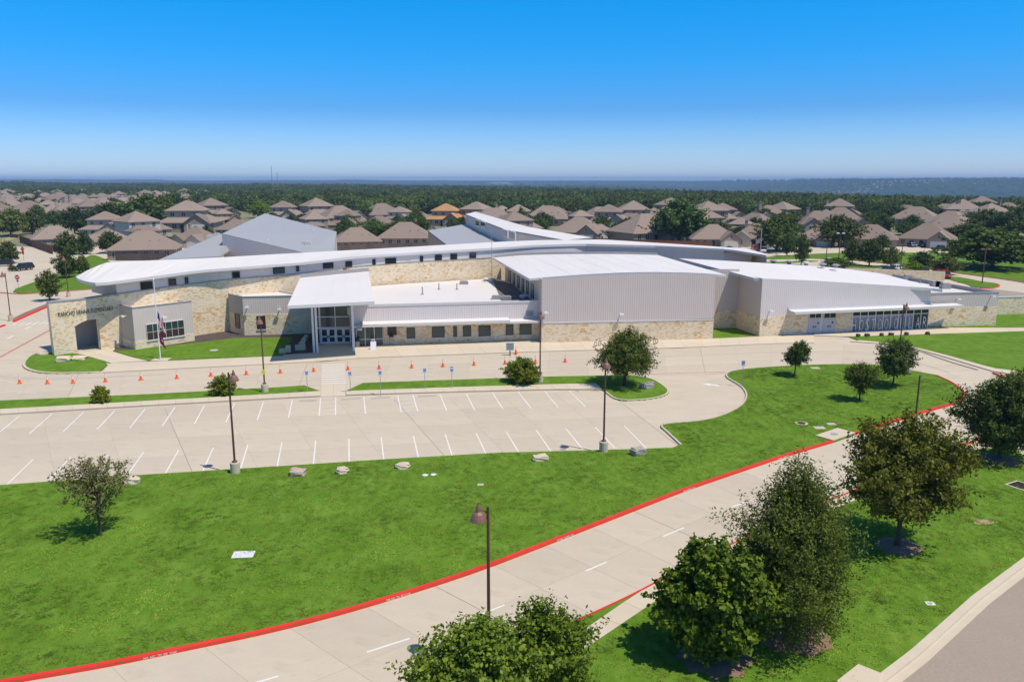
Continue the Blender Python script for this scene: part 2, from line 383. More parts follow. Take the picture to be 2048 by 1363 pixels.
def slab_strip(parent, lo, hi, nlong, ncross, gap=.007, z=0.0, th=.009, m=M_CONC, wide=()):
    """concrete slabs poured between two edge lines; each slab one object"""
    lo = resample(lo, nlong); hi = resample(hi, nlong)
    for i in range(nlong):
        for j in range(ncross):
            t0, t1 = j / ncross, (j + 1) / ncross
            q = [lo[i].lerp(hi[i], t0), lo[i + 1].lerp(hi[i + 1], t0), lo[i + 1].lerp(hi[i + 1], t1), lo[i].lerp(hi[i], t1)]
            c = sum(q, Vector()) / 4; lx = (q[1] - q[0]).length; ly = (q[3] - q[0]).length
            if lx < .05 or ly < .05: continue
            g0 = (.028 if i in wide else gap); g1 = (.028 if (i + 1) in wide else gap)
            ux = (q[1] - q[0]).normalized(); uy = (q[3] - q[0]).normalized()
            p = [q[0] + ux * g0 + uy * gap, q[1] - ux * g1 + uy * gap, q[2] - ux * g1 - uy * gap, q[3] + ux * g0 - uy * gap]
            b = MB(); b.prism([(v.x - c.x, v.y - c.y) for v in p], -th, 0)
            b.build('slab', m, parent, (c.x, c.y, z))
# parking lot
lot = flat('parking_lot', pts([(-300, 841), (1212, 780.5), (1366, 897.5), (-330, 993)]), -.006, M_JOINT, None, 'structure')
slab_strip(lot, pts([(-330, 992), (1362, 896)]), pts([(-300, 840), (1210, 780)]), 13, 4, wide=(5, 9, 2))
# main drive in front of the camera
KB = pts([(-420, 1440), (-200, 1408), (35, 1364), (213, 1334), (346, 1306), (540, 1266), (700, 1224.6), (848, 1179), (966, 1140), (1143, 1071), (1300, 1009.5), (1364, 984), (1500, 937.5), (1580, 910.5), (1667, 885)])
KB2 = pts([(1711, 869), (1768, 850), (1834, 830), (1875, 818), (1917, 806.5), (1928, 799), (1932, 791), (1928, 783), (1909, 767), (1875, 752), (1834, 743.5), (1790, 737)])
RE = pts([(700, 1520), (900, 1386), (1000, 1325), (1120, 1256.5), (1276, 1184.5), (1340, 1148), (1440, 1099), (1540, 1053), (1656, 1003), (1698, 984.5), (1800, 940), (1901, 899.5), (1944, 882.5), (2000, 862), (2060, 841), (2140, 812)])
drive = flat('driveway', resample(KB, 30) + resample([RE[0] + (RE[0] - RE[1]).normalized() * 9] + RE[:12], 30)[::-1], -.006, M_JOINT, None, 'structure')
rd_ = (RE[0] - RE[1]).normalized(); rt_ = (KB[0] + Vector((5.5, -6.5, 0)) - RE[0]).dot(rd_)
slab_strip(drive, resample(KB + [KB2[0], KB2[1]], 60), resample([RE[0] + rd_ * rt_] + RE[:12], 60), 19, 2, wide=(11, 15, 7))
# upper drive in front of the school
UH = pts([(-260, 775), (-60, 757), (40, 752), (82, 748.5), (123, 749), (199, 747), (300, 741), (400, 737), (647, 724), (720, 717.5), (1081, 704.5), (1360, 697), (1545, 688.5), (1628, 687), (1700, 688), (1770, 693.5)])
UL = pts([(-260, 812), (-60, 806), (40, 803), (100, 800), (150, 798), (220, 793.5), (320, 788.5), (420, 783), (608, 772), (726, 767), (1100, 754.4), (1302, 750), (1450, 747), (1560, 733.5), (1680, 729.5), (1760, 731)])
updrive = flat('school_drive', resample(UH, 40) + resample(UL, 40)[::-1], -.006, M_JOINT, None, 'structure')
slab_strip(updrive, resample(UL, 80), resample(UH, 80), 24, 3, wide=(4, 9, 14, 19))
# asphalt street, lower right corner
street = flat('street', [at(1150, 1860), at(2400, 870), at(2700, 1100), at(2300, 1700)], -.005, M_ASPH, None, 'structure')

# ------------------------------------------------------------------ lawns and kerbs
LAWNS = []
def lawn(poly, z=.12, m=None, name='lawn'):
    b = MB(); b.prism([(p.x, p.y) for p in poly], -.03, z); o = b.build(name, m or M_GRASS); tag(o, kind='structure'); LAWNS.append((poly, z)); return o
def off(poly, d, closed=False):
    out = []; n = len(poly)
    for i, p in enumerate(poly):
        a = poly[i - 1] if (i > 0 or closed) else None; c = poly[(i + 1) % n] if (i < n - 1 or closed) else None
        d1 = (p - a).normalized() if a is not None and (p - a).length > 1e-6 else None; d2 = (c - p).normalized() if c is not None and (c - p).length > 1e-6 else None
        if d1 is None: d1 = d2
        if d2 is None: d2 = d1
        n1 = Vector((-d1.y, d1.x, 0)); n2 = Vector((-d2.y, d2.x, 0)); m = (n1 + n2)
        m = m / max(.35, m.dot(n1)) if m.length > 1e-6 else n1
        out.append(p + m * d)
    return out
def kerb(line, inside=1, w=.17, h=.155, m=None, name='kerb', seg=3.0, z0=-.02, out=.02):
    """kerb built as a run of cast pieces along a line; 'inside' = +1 when the lawn lies to the left of the direction"""
    L = sum((line[i + 1] - line[i]).length for i in range(len(line) - 1)); n = max(2, int(L / .7))
    c = resample(line, n); a = off(c, -out * inside); b2 = off(c, w * inside); a2 = off(c, (-out + .03) * inside)
    b = MB(); f = lambda p, z: (p.x, p.y, z)
    for i in range(n):
        j = i + 1
        for q in ([f(a[i], z0), f(a[j], z0), f(a2[j], h - .02), f(a2[i], h - .02)], [f(a2[i], h - .02), f(a2[j], h - .02), f(b2[j], h), f(b2[i], h)], [f(b2[i], h), f(b2[j], h), f(b2[j], z0), f(b2[i], z0)]):
            b.face(q if inside < 0 else q[::-1])
    for k in (0, n): b.face([f(a[k], z0), f(a2[k], h - .02), f(b2[k], h), f(b2[k], z0)])
    o = b.build(name, m or M_KERB); tag(o, kind='structure'); return o
PARK_B = pts([(-330, 993), (0, 972), (300, 950.5), (600, 931.5), (800, 918.5), (1000, 907), (1265, 900), (1345, 897)])
APR = [at(1345, 897)] + chaikin(pts([(1360, 891), (1334, 866), (1316, 851), (1340, 847), (1380, 845), (1425, 838), (1460, 825), (1483, 811), (1491, 797), (1491, 785), (1480, 772), (1462, 762), (1450, 754), (1452, 746), (1475, 740), (1530, 735), (1600, 731)]), 2) + pts([(1680, 729), (1754, 730.5)])
LOOP = pts([(1790, 736.5)]) + KB2[::-1][1:]
kb = resample(chaikin(KB, 1), 60); kb2 = chaikin(KB2[:10], 2); kb3 = chaikin(KB2[9:] + [at(1754, 730.5)], 1)
lawnA = lawn(PARK_B + APR[:-1] + kb3[::-1] + kb2[::-1] + kb[::-1])
kerb(APR[1:], -1)
INLET_L, INLET_R = at(1667, 885), at(1711, 869)
red1 = kerb(kb, 1, m=M_RED, name='red_kerb', w=.25, h=.18)
red2 = kerb(kb2, 1, m=M_RED, name='red_kerb', w=.25, h=.18)
kerb(kb3, 1, name='kerb')
lawnB = lawn(pts([(-260, 812), (0, 802.5), (300, 789.5), (560, 775.5), (608, 772), (641, 783.5), (560, 788.5), (300, 803), (0, 820), (-260, 833)]))
LC = pts([(691, 783.5), (726, 767), (900, 761), (1100, 754.4), (1220, 752)]) + chaikin(pts([(1260, 751.5), (1302, 757), (1323, 768), (1337.5, 780), (1339, 785), (1332, 792), (1311, 798), (1276, 802), (1232, 802), (1210, 785)]), 2) + pts([(1192, 768), (1100, 770), (900, 776)])
lawnC = lawn(LC)
kerb(LC[5:-3], -1)
LD = chaikin(pts([(114, 705), (72, 707), (56, 713), (45, 725), (45, 735), (60, 742.5), (84, 747), (123, 748), (170, 747), (199, 745.5), (220, 726), (185, 716), (156, 708)]), 1, True)
lawn(LD); kerb(chaikin(pts([(72, 707), (56, 713), (45, 725), (45, 735), (60, 742.5), (84, 747), (123, 748), (170, 747), (199, 745.5)]), 2), 1, w=.3)
lawn(pts([(226, 702), (255, 701), (275, 699), (390, 687), (400, 685.5), (468, 677), (585, 675), (570, 703), (566, 711.5), (542, 712.5), (420, 717), (337, 721), (294, 722.5)]), .10)
LF = pts([(1697, 674), (1718, 682), (1770, 686), (1825, 694), (1895, 711.6), (1985, 739), (2060, 750), (2200, 775), (2200, 660), (2048, 663), (1960, 664), (1874, 668.5), (1800, 672)])
lawn(LF, .10)
lawn(pts([(1854, 654.5), (1885, 660), (1960, 658.5), (2048, 656), (2200, 653), (2200, 622), (2048, 626), (1993, 627.4), (1960, 650)]), .10)
lawn(pts([(1426, 655), (1472, 653), (1522, 673), (1426, 677)]), .08)
LR = pts([(880, 1480), (1020, 1393), (1176, 1296), (1337, 1187), (1450, 1127), (1560, 1070), (1668, 1019.5), (1800, 966), (1882, 930.5), (1917, 912.5), (1955, 900), (2000, 896), (2035, 903), (2062, 925), (2200, 1015), (2048, 1119), (1946, 1195), (1823, 1304.5), (1763, 1350), (1500, 1560), (1100, 1700)])
lawnR = lawn(LR)
lawn(pts([(1090, 1272), (1139, 1248.5), (1277, 1185.8), (1280, 1185), (1141, 1280.5), (1040, 1345)]), .11)
kerb(resample(chaikin(RE[3:], 1), 60), -1, w=.16, m=M_RED, name='red_kerb', h=.13)
kerb(pts([(2200, 1008), (2048, 1119), (1946, 1195), (1823, 1304.5), (1763, 1350), (1500, 1560)]), -1, w=.05, out=.38, h=.14, name='street_kerb')
gut = flat('gutter', off(pts([(2200, 1008), (2048, 1119), (1946, 1195), (1823, 1304.5), (1763, 1350), (1500, 1560)]), .8) + pts([(2200, 1008), (2048, 1119), (1946, 1195), (1823, 1304.5), (1763, 1350), (1500, 1560)])[::-1], .004, M_KERB, None, 'structure')
kerb(chaikin(pts([(1770, 692), (1825, 697), (1895, 723), (1955, 740)]), 1), 1, w=.15, name='kerb', h=.13)
kerb(pts([(1985, 747), (2016, 759), (2048, 770), (2100, 788)]), 1, w=.2, m=M_RED, name='red_kerb', h=.15)
# left street side
LL = chaikin(pts([(20, 583), (60, 567), (115, 550), (150, 533), (177, 511), (190, 510), (218, 522), (245, 545), (300, 560), (191, 577), (100, 584), (45, 588)]), 1, True)
lawn(LL, .12, M_GRASS2)
kerb(pts([(0, 586), (45, 589), (100, 585.5), (191, 578.5), (300, 566)]), 1, m=M_REDOLD, name='faded_red_kerb', w=.25)
kerb(pts([(30, 643.5), (60, 630), (99, 613)]), 1, m=M_RED, name='red_kerb', w=.35, h=.2)
kerb(pts([(-60, 672), (-20, 661), (12, 651)]), 1, m=M_RED, name='red_kerb', w=.35, h=.2)
lawn(pts([(30, 641.5), (60, 628), (99, 611), (99, 606), (50, 626), (26, 638)]), .14, M_MULCH2, 'verge')
kerb(pts([(-60, 750), (0, 715), (60, 682), (101, 660)]), 1, m=M_REDOLD, name='faded_red_kerb', w=.14, h=.06)
# rear right lawns and islands
def rlawn(p, m=None): return lawn(chaikin(pts(p), 1, True), .12, m or M_GRASS2)
rlawn([(1500, 517), (1600, 509), (1700, 505.5), (1800, 505), (1903, 507.5), (1990, 514), (2160, 522), (2160, 590), (2048, 564), (1985, 555), (1903, 544), (1800, 530), (1740, 523), (1690, 519), (1628, 516.5), (1560, 519)])
rlawn([(1500, 525), (1560, 524), (1628, 521), (1640, 523), (1560, 527), (1500, 528)])
rlawn([(1887, 552), (1930, 556), (1965, 564), (1995, 567), (2000, 572), (1985, 576), (1945, 575), (1936, 569), (1900, 560)])
rlawn([(1690, 529), (1755, 532), (1765, 537), (1720, 537), (1688, 533)])
kerb(chaikin(pts([(2160, 591), (2048, 565), (1985, 556), (1903, 545), (1800, 531), (1740, 524), (1690, 520), (1628, 517.5)]), 1), -1, m=M_REDOLD, name='faded_red_kerb', w=.25)
kerb(chaikin(pts([(2000, 570), (1999, 574), (1985, 577), (1960, 577)]), 1), -1, m=M_RED, name='red_kerb', w=.25)
lawn(chaikin(pts([(0, 480), (30, 471), (55, 466), (60, 470), (20, 480), (0, 486)]), 1, True), .05, mat('dry_grass', (.30, .27, .12), 1, .2, .5), 'verge')
lawn(pts([(107, 494), (150, 490), (180, 500), (150, 507), (108, 505)]), .06, M_GRASS2)
# sidewalks laid in slabs
def walk(lo, hi, n, name='sidewalk', z=.13, nc=1):
    s = flat(name, [*hi, *lo[::-1]], z - .012, M_JOINT, None, 'structure'); slab_strip(s, lo, hi, n, nc, gap=.008, z=z, th=.1, m=M_WALK); return s
walk(pts([(-260, 843), (0, 829.5), (300, 811.5), (560, 797), (641, 793)]), pts([(-260, 833), (0, 820), (300, 803), (560, 788.5), (641, 783.5)]), 26)
walk(pts([(692, 791), (900, 784.5), (1100, 779.8), (1204, 779.8)]), pts([(692, 783.5), (900, 776), (1100, 770), (1192, 768)]), 16)
walk(pts([(641, 793), (692, 791)]), pts([(643, 768.5), (691, 768)]), 2, 'crossing_ramp', .02)
walk(pts([(205, 745.5), (400, 735.5), (647, 723), (720, 716.5), (1081, 703.5), (1360, 696), (1545, 687.5), (1628, 686)]), pts([(222, 727), (340, 722.5), (566, 712.5), (640, 690), (1081, 682), (1425, 678), (1520, 673.5), (1628, 671)]), 34, 'school_walk', .10, 2)
walk(pts([(294, 722.5), (222, 727)]), pts([(203, 701), (155, 708)]), 2, 'arch_walk', .11)
walk(pts([(1080, 1348), (1176, 1296), (1337, 1187), (1450, 1127), (1560, 1070), (1668, 1019.5), (1800, 966), (1882, 930.5)]), pts([(1040, 1345), (1141, 1280.5), (1279, 1185), (1405, 1119), (1525, 1062), (1656, 1006.5), (1792, 946), (1875, 912)]), 22, z=.118)
walk(pts([(1628, 671.5), (1697, 674), (1874, 668.5), (2048, 663), (2200, 658)]), pts([(1628, 668), (1700, 666), (1855, 656), (2048, 656.5), (2200, 652)]), 12, z=.105)
walk(pts([(1700, 683.5), (1770, 688.5), (1825, 696), (1895, 716), (1985, 743), (2100, 762)]), pts([(1720, 681.5), (1770, 686), (1825, 694), (1895, 711.6), (1985, 737), (2100, 752)]), 14, z=.11)
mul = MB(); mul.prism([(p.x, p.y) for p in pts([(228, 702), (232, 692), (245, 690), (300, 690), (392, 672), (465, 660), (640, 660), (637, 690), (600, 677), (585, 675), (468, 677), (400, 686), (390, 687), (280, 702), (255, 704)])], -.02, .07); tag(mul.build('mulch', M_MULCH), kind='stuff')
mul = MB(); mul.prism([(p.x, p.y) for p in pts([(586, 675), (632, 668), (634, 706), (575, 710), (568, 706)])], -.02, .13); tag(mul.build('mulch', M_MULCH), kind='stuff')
# ------------------------------------------------------------------ painted markings
def stripe(parent, a, b, w, name='stall_line', m=None, z=.006):
    d = (b - a).normalized(); n = Vector((-d.y, d.x, 0)) * (w / 2); k = MB(); c = (a + b) / 2
    k.face([tuple(p - c) for p in (a - n, b - n, b + n, a + n)]); return k.build(name, m or M_PAINT, parent, (c.x, c.y, z))
ST = [((39.6, 830.5), (0, 863)), ((104, 826.7), (58.7, 866.6)), ((167, 823.8), (126, 862.8)), ((229.6, 820.8), (193.5, 858.4)), ((290, 817.3), (259.5, 855.4)), ((350, 813.8), (324.6, 851)), ((409, 810), (388.6, 847.2)), ((469, 806), (451.6, 844.3)), ((527, 802.6), (514.7, 839.3)), ((584.5, 799.7), (577, 834.9)),
      ((641.2, 795.8), (638.3, 831)), ((671.4, 794.4), (670.9, 830)), ((727.8, 793), (731, 827)), ((795.2, 790), (802.5, 823.7)), ((825.4, 788.5), (835.7, 822.2)), ((880, 788.5), (893.4, 820.8)), ((933, 787), (949.4, 820)), ((984.7, 785), (1005.7, 817)), ((1036.5, 783.2), (1062, 815.8)), ((1089, 781.8), (1116, 814)), ((1138, 780.4), (1170.4, 812.5)),
      ((66, 918), (14, 968.4)), ((141.7, 913), (94.4, 964)), ((216.5, 909), (172, 960)), ((287, 904), (252.3, 953)), ((357.3, 899.5), (330.6, 946.4)), ((426.8, 894.5), (405.7, 941)), ((495.7, 889.2), (481, 936.7)), ((563.8, 884.8), (554.4, 931.7)), ((631.3, 880.3), (626.9, 927)), ((697.8, 877), (698.4, 922.8)), ((762.3, 873.5), (767.6, 919)), ((826.8, 870.6), (837, 915.5)), ((890.5, 868.2), (905, 912.5)), ((952.3, 865.6), (972.8, 908.7)), ((1012.4, 862.4), (1038.5, 905.8)), ((1072.5, 859.4), (1102.4, 902.8)), ((1131.7, 856.4), (1166.8, 899.5)), ((1190, 853), (1229.9, 896)), ((1248.7, 851.2), (1296, 899))]
for a, b in ST: stripe(lot, at(*a), at(*b), .11)
for A, B, C, D in (((641.2, 796), (671.4, 794.6), (638.3, 831), (670.9, 830)), ((795.2, 790), (825.4, 788.6), (802.5, 823.7), (835.7, 822.2))):
    a, b, c, d = at(*A), at(*B), at(*C), at(*D)
    for k in range(5):
        t = .06 + k * .23; stripe(lot, a.lerp(c, t), b.lerp(d, t - .05), .10, 'hatch_line', z=.008)
for a, b in (((35, 784.5), (72, 784)), ((174, 780), (193, 779.4)), ((322, 772), (359, 770.5)), ((464, 765), (486, 764)), ((585, 758.5), (620, 757)), ((709, 753.5), (738, 752.5)), ((832, 749.3), (867, 748.3)), ((956, 744.4), (988, 743.4)), ((1083, 739.8), (1116, 738.8)), ((1323, 730.8), (1344, 730)), ((1443, 725.3), (1479, 724)), ((1547, 721), (1570, 720.5)), ((1760, 716), (1778, 720)), ((1981, 771), (2000, 779.5))): stripe(updrive, at(*a), at(*b), .12, 'lane_dash')
for a, b in (((734, 1303), (820, 1275.5)), ((960, 1228), (1009, 1209)), ((1171.6, 1141), (1213, 1123)), ((1326, 1072), (1368, 1054.5)), ((505, 1366), (557, 1351)), ((1462, 1014), (1496, 1001))): stripe(drive, at(*a), at(*b), .13, 'lane_dash')
for a, b in (((24, 650), (34, 646)), ((37, 650), (50, 645.5)), ((51, 650), (64, 644.5)), ((64, 649.5), (78, 643.5)), ((78, 648.5), (92, 643)), ((90, 648), (101, 643.5)), ((50, 657.4), (62, 652.5)), ((14.5, 677), (26.6, 670.8))): stripe(pavement, at(*a), at(*b), .3, 'crossing_bar')
ln = resample(chaikin(pts([(-40, 740), (-5, 758), (30, 766), (82, 767), (200, 762.5), (400, 752.5), (600, 742), (900, 732), (1160, 722.5), (1323, 715.7), (1545, 707), (1690, 703.5)]), 2), 60)
def ribbon(parent, line, w, name, m, z=.006):
    l = off(line, w / 2); r = off(line, -w / 2); b = MB()
    for i in range(len(line) - 1): b.face([(r[i].x, r[i].y, z), (r[i + 1].x, r[i + 1].y, z), (l[i + 1].x, l[i + 1].y, z), (l[i].x, l[i].y, z)])
    return b.build(name, m, parent)
ribbon(updrive, ln, .10, 'edge_line', mat('worn_paint', (.62, .58, .53), .8, .1, 2))
ribbon(updrive, resample(chaikin(pts([(1180, 751.5), (1302, 747.5), (1450, 743)]), 1), 20), .14, 'fire_line', M_REDOLD)
ribbon(updrive, resample(chaikin(pts([(1300, 714), (1545, 704.5), (1690, 703), (1760, 709), (1840, 726), (1900, 745)]), 2), 40), .08, 'tyre_mark', mat('tyre_smear', (.36, .315, .265), .9, .1, 2), .005)
ribbon(updrive, resample(chaikin(pts([(-60, 741), (0, 752), (60, 757), (150, 757), (330, 748)]), 2), 30), .5, 'tyre_mark', mat('tyre_smear', (.44, .385, .32), .9, .12, 2), .005)
for k in range(10):
    y = 728.6 + k * 4.05 + k * k * .012; stripe(updrive, at(644.6 - k * .25, y + .8), at(690.5 + k * .05, y - .8), .36, 'crossing_bar')
ar = [at(*p) for p in ((1402, 768), (1420, 766.2), (1421, 767.8), (1432, 768.6), (1438, 770.5), (1441, 773), (1436, 772.4), (1430, 770.8), (1421, 769.6), (1422, 771.2))]
flat('turn_arrow', ar, .006, M_PAINT, updrive)
# words stencilled on the red kerb
def kerb_words(s, pa, pb, h=.115):
    fine = resample(kb, 900); near = lambda q: min(fine, key=lambda v: (v - q).length)
    a, b = near(at(*pa)), near(at(*pb)); d = (b - a).normalized(); n = Vector((d.y, -d.x, 0)); me = text_mesh(s, h * 1.35, .002, 'LEFT')
    w = max(v.co.x for v in me.vertices); k = (b - a).length / w
    up = (Vector((0, 0, 1)) * .98 - n * .19).normalized()
    M = frame_matrix(a + n * .04 + Vector((0, 0, .022)), d * k, up, n)
    me.transform(M); me.materials.append(M_PAINT); return me
for s, a, b in (('NO  ASC  TM  SEE  TUAE', (288, 1319.6), (354, 1304.2)), ('TIPK NO  TN  WT C NS', (771, 1204), (821, 1188)), ('OF NO  TLANE  NO', (1114, 1083), (1147, 1070.3)), ('NO LANE  NO', (1366, 984.2), (1390, 975.4)), ('NO  TOW', (1558, 918.6), (1577, 912))): mob('stencilled_words', kerb_words(s, a, b), red1)
# ------------------------------------------------------------------ the school
SB = Vector((0, 112, 0))
school = empty('school_building', SB); tag(school, 'long low elementary school with limestone walls, ribbed grey metal and white curved roofs', 'school')
def sp(mb, name, mats, label=None):
    o = mb.build(name, mats, school, -SB)
    if label: o['label'] = label
    return o
class Wall:
    def __init__(s, A, B):
        s.A = Vector((A[0], A[1], 0)); s.B = Vector((B[0], B[1], 0)); s.L = (s.B - s.A).length; s.u = (s.B - s.A) / s.L; s.n = Vector((s.u.y, -s.u.x, 0))
    def px(s, x, y):
        d = ray(x, y); o = Vector((0, 0, CAMH)); t = (s.A - o).dot(s.n) / d.dot(s.n); p = o + d * t
        return (p - s.A).dot(s.u), p.z
    def P(s, a, z, o=0.0): return s.A + s.u * a + s.n * o + Vector((0, 0, z))
    def box(s, b, s0, s1, z0, z1, o0, o1, mi=0): b.fbox(s.P(s0, z0, o0), s.u * (s1 - s0), s.n * (o1 - o0), Vector((0, 0, z1 - z0)), mi)
    def lineat(s, line, a):
        """height of a drawn edge above the wall foot at distance a along the wall"""
        z = 5.0; p = s.P(a, 0)
        for _ in range(4):
            h = CAMH - z; Zc = p.y * CP + h * SP; z = zat(interp(1024 + F * p.x / Zc, line), p.y)
        return z
def stone_face(b, w, poly, o=0.0, th=.35, mi=0):
    n = len(poly); b.face([w.P(a, z, o) for a, z in poly], mi, [(a, z) for a, z in poly])
    for i in range(n):
        (a, z), (c, d) = poly[i], poly[(i + 1) % n]; l = math.hypot(c - a, d - z)
        b.face([w.P(a, z, o), w.P(a, z, o - th), w.P(c, d, o - th), w.P(c, d, o)], mi, [(a, z), (a - th, z), (c - th, d), (c, d)] if abs(a - c) < .2 else [(a, z), (a, z + th), (c, d + th), (c, d)])
def ribbed(b, w, s0, s1, zb, zt, o=0.0, pitch=.31, d=.018, mi=0):
    zb = zb if callable(zb) else (lambda a, v=zb: v); zt = zt if callable(zt) else (lambda a, v=zt: v)
    n = max(1, round((s1 - s0) / pitch)); p = (s1 - s0) / n; prof = []
    for i in range(n):
        a = s0 + i * p; prof += [(a, 0), (a + p * .52, 0), (a + p * .62, d), (a + p * .90, d)]
    prof.append((s1, 0))
    for (a, x), (c, y) in zip(prof, prof[1:]): b.face([w.P(a, zb(a), o + x), w.P(c, zb(c), o + y), w.P(c, zt(c), o + y), w.P(a, zt(a), o + x)], mi)
def window(w, s0, s1, z0, z1, nx=1, nz=1, o=.15, glass=None, fm=None, fw=.07, sill=True, name='window', cuts=None):
    fb = MB(); w.box(fb, s0, s1, z0, z0 + fw, -.02, o); w.box(fb, s0, s1, z1 - fw, z1, -.02, o); w.box(fb, s0, s0 + fw, z0 + fw, z1 - fw, -.02, o); w.box(fb, s1 - fw, s1, z0 + fw, z1 - fw, -.02, o)
    zc = cuts or [z0 + (z1 - z0) * k / nz for k in range(1, nz)]
    for k in range(1, nx): a = s0 + (s1 - s0) * k / nx; w.box(fb, a - fw / 2, a + fw / 2, z0 + fw, z1 - fw, -.02, o - .005)
    for z in zc: w.box(fb, s0 + fw, s1 - fw, z - fw / 2, z + fw / 2, -.02, o - .01)
    f = sp(fb, name, fm or M_DARK)
    zs = [z0] + zc + [z1]
    for k in range(nx):
        for j in range(len(zs) - 1):
            g = MB(); a0 = s0 + (s1 - s0) * k / nx + .01; a1 = s0 + (s1 - s0) * (k + 1) / nx - .01
            w.box(g, a0, a1, zs[j] + .01, zs[j + 1] - .01, o - .07, o - .035); gl = glass if not isinstance(glass, (list, tuple)) else glass[j % len(glass)]
            g.build('pane', gl or M_GLASSDARK, f)
    if sill:
        k = MB(); w.box(k, s0 - .08, s1 + .08, z0 - .14, z0 - .003, -.02, o + .05); k.build('sill', M_TRIM, f)
    return f
def wpx(w, x0, y0, x1, y1, **k):
    a, za = w.px(x0, (y0 + y1) / 2); c, zc = w.px(x1, (y0 + y1) / 2); m = (x0 + x1) / 2
    z1 = w.px(m, y0)[1]; z0 = w.px(m, y1)[1]; return window(w, a, c, z0, z1, **k)
def roof_strip(front, rear, n, th, name, mats, label=None, seams=0):
    f = resample([at(x, y, z) for x, y, z in front], n); r = resample([at(x, y, z) for x, y, z in rear], n); b = MB(); dz = Vector((0, 0, th))
    for i in range(n):
        b.face([f[i], f[i + 1], r[i + 1], r[i]], 0); b.face([f[i + 1] - dz, f[i] - dz, r[i] - dz, r[i + 1] - dz], 1)
        b.face([f[i] - dz, f[i + 1] - dz, f[i + 1], f[i]], 1); b.face([r[i + 1] - dz, r[i] - dz, r[i], r[i + 1]], 1)
    for i in (0, n): b.face([f[i], r[i], r[i] - dz, f[i] - dz], 1)
    o = sp(b, name, mats, label)
    if seams:
        k = MB()
        for i in range(1, seams):
            t = i / seams * n; j = min(n - 1, int(t)); a = f[j].lerp(f[j + 1], t - j); c = r[j].lerp(r[j + 1], t - j)
            d = (c - a); s_ = Vector((d.y, -d.x, 0)).normalized() * .04; u = Vector((0, 0, .014))
            k.face([a - s_ + u, a + s_ + u, c + s_ + u, c - s_ + u]); k.face([a - s_, a - s_ + u, c - s_ + u, c - s_]); k.face([a + s_ + u, a + s_, c + s_, c + s_ + u])
        q = k.build('seams', M_ROOF, o); q['kind'] = 'stuff'
    return o, f, r
# ---- long curved limestone wall with the arch
STONE_TOP = [(98, 605), (105, 605), (186, 596.5), (233, 588), (420, 562.6), (605, 546.8), (720, 532), (820, 524), (983, 515.5), (1010, 514)]
FASCIA = [(150, 556), (198, 568), (400, 541.8), (605, 526.5), (720, 513.5), (820, 507.5), (925, 501), (983, 498), (1075, 492), (1167, 489.5), (1315, 493.5), (1460, 500.5), (1532, 512)]
SPINE = [(-57.75, 98.65), (-42.3, 115.0), (-31.5, 123.0), (-17.1, 132.5), (-3.6, 139.2), (13.5, 147.2), (26.5, 145.5), (37.2, 141.0)]
SW = [Wall(SPINE[i], SPINE[i + 1]) for i in range(len(SPINE) - 1)]
w0 = SW[0]
arch = [w0.px(*p) for p in ((150.4, 652.5), (162, 645), (174, 640), (186, 638.6), (197, 637.6), (202.5, 700.5), (155, 708.3))]
aL, aR = (arch[0][0] + arch[6][0]) / 2, (arch[4][0] + arch[5][0]) / 2
top0 = lambda a: w0.lineat(STONE_TOP, a)
b = MB(); TH = .85
stone_face(b, w0, [(0, 0), (aL, 0), (aL, arch[0][1]), (aL, top0(aL)), (0, top0(0))], 0, TH)
ak = [(aL, arch[0][1])] + [(a, z) for a, z in arch[1:4]] + [(aR, arch[4][1])]
for (a, z), (c, d) in zip(ak, ak[1:]): stone_face(b, w0, [(a, z), (c, d), (c, top0(c)), (a, top0(a))], 0, TH)
stone_face(b, w0, [(aR, 0), (w0.L, 0), (w0.L, top0(w0.L)), (w0.L * .7, top0(w0.L * .7)), (aR, top0(aR)), (aR, arch[4][1])], 0, TH)
for w in SW[1:5]:
    stone_face(b, w, [(0, 0), (w.L, 0), (w.L, w.lineat(STONE_TOP, w.L)), (w.L / 2, w.lineat(STONE_TOP, w.L / 2)), (0, w.lineat(STONE_TOP, 0))], 0, .5)
sp(b, 'stone_wall', M_STONE)
b = MB()
for w, a0, a1 in [(w0, 0, w0.L)] + [(w, 0, w.L) for w in SW[1:4]]:
    k = 6
    for i in range(k):
        p, q = a0 + (a1 - a0) * i / k, a0 + (a1 - a0) * (i + 1) / k; zp, zq = w.lineat(STONE_TOP, p), w.lineat(STONE_TOP, q)
        o1 = -.92 if w is w0 else -.5
        b.face([w.P(p, zp + .09, .06), w.P(q, zq + .09, .06), w.P(q, zq + .09, o1), w.P(p, zp + .09, o1)]); b.face([w.P(p, zp - .03, .06), w.P(q, zq - .03, .06), w.P(q, zq + .09, .06), w.P(p, zp + .09, .06)])
sp(b, 'coping', M_GTRIM)
me = text_mesh('RANCHO SIENNA ELEMENTARY', 1.0, .03, 'LEFT', -.018)
s0, z0 = w0.px(116, 633); s1, z1 = w0.px(226.5, 620.4); xw = max(v.co.x for v in me.vertices); kx = (s1 - s0) / xw
ud = (w0.P(s1, z1) - w0.P(s0, z0)).normalized()
me.transform(frame_matrix(w0.P(s0, z0, .07), ud * kx, Vector((0, 0, .84)), w0.n)); me.materials.append(M_DARK)
mob('lettering', me, school, -SB)
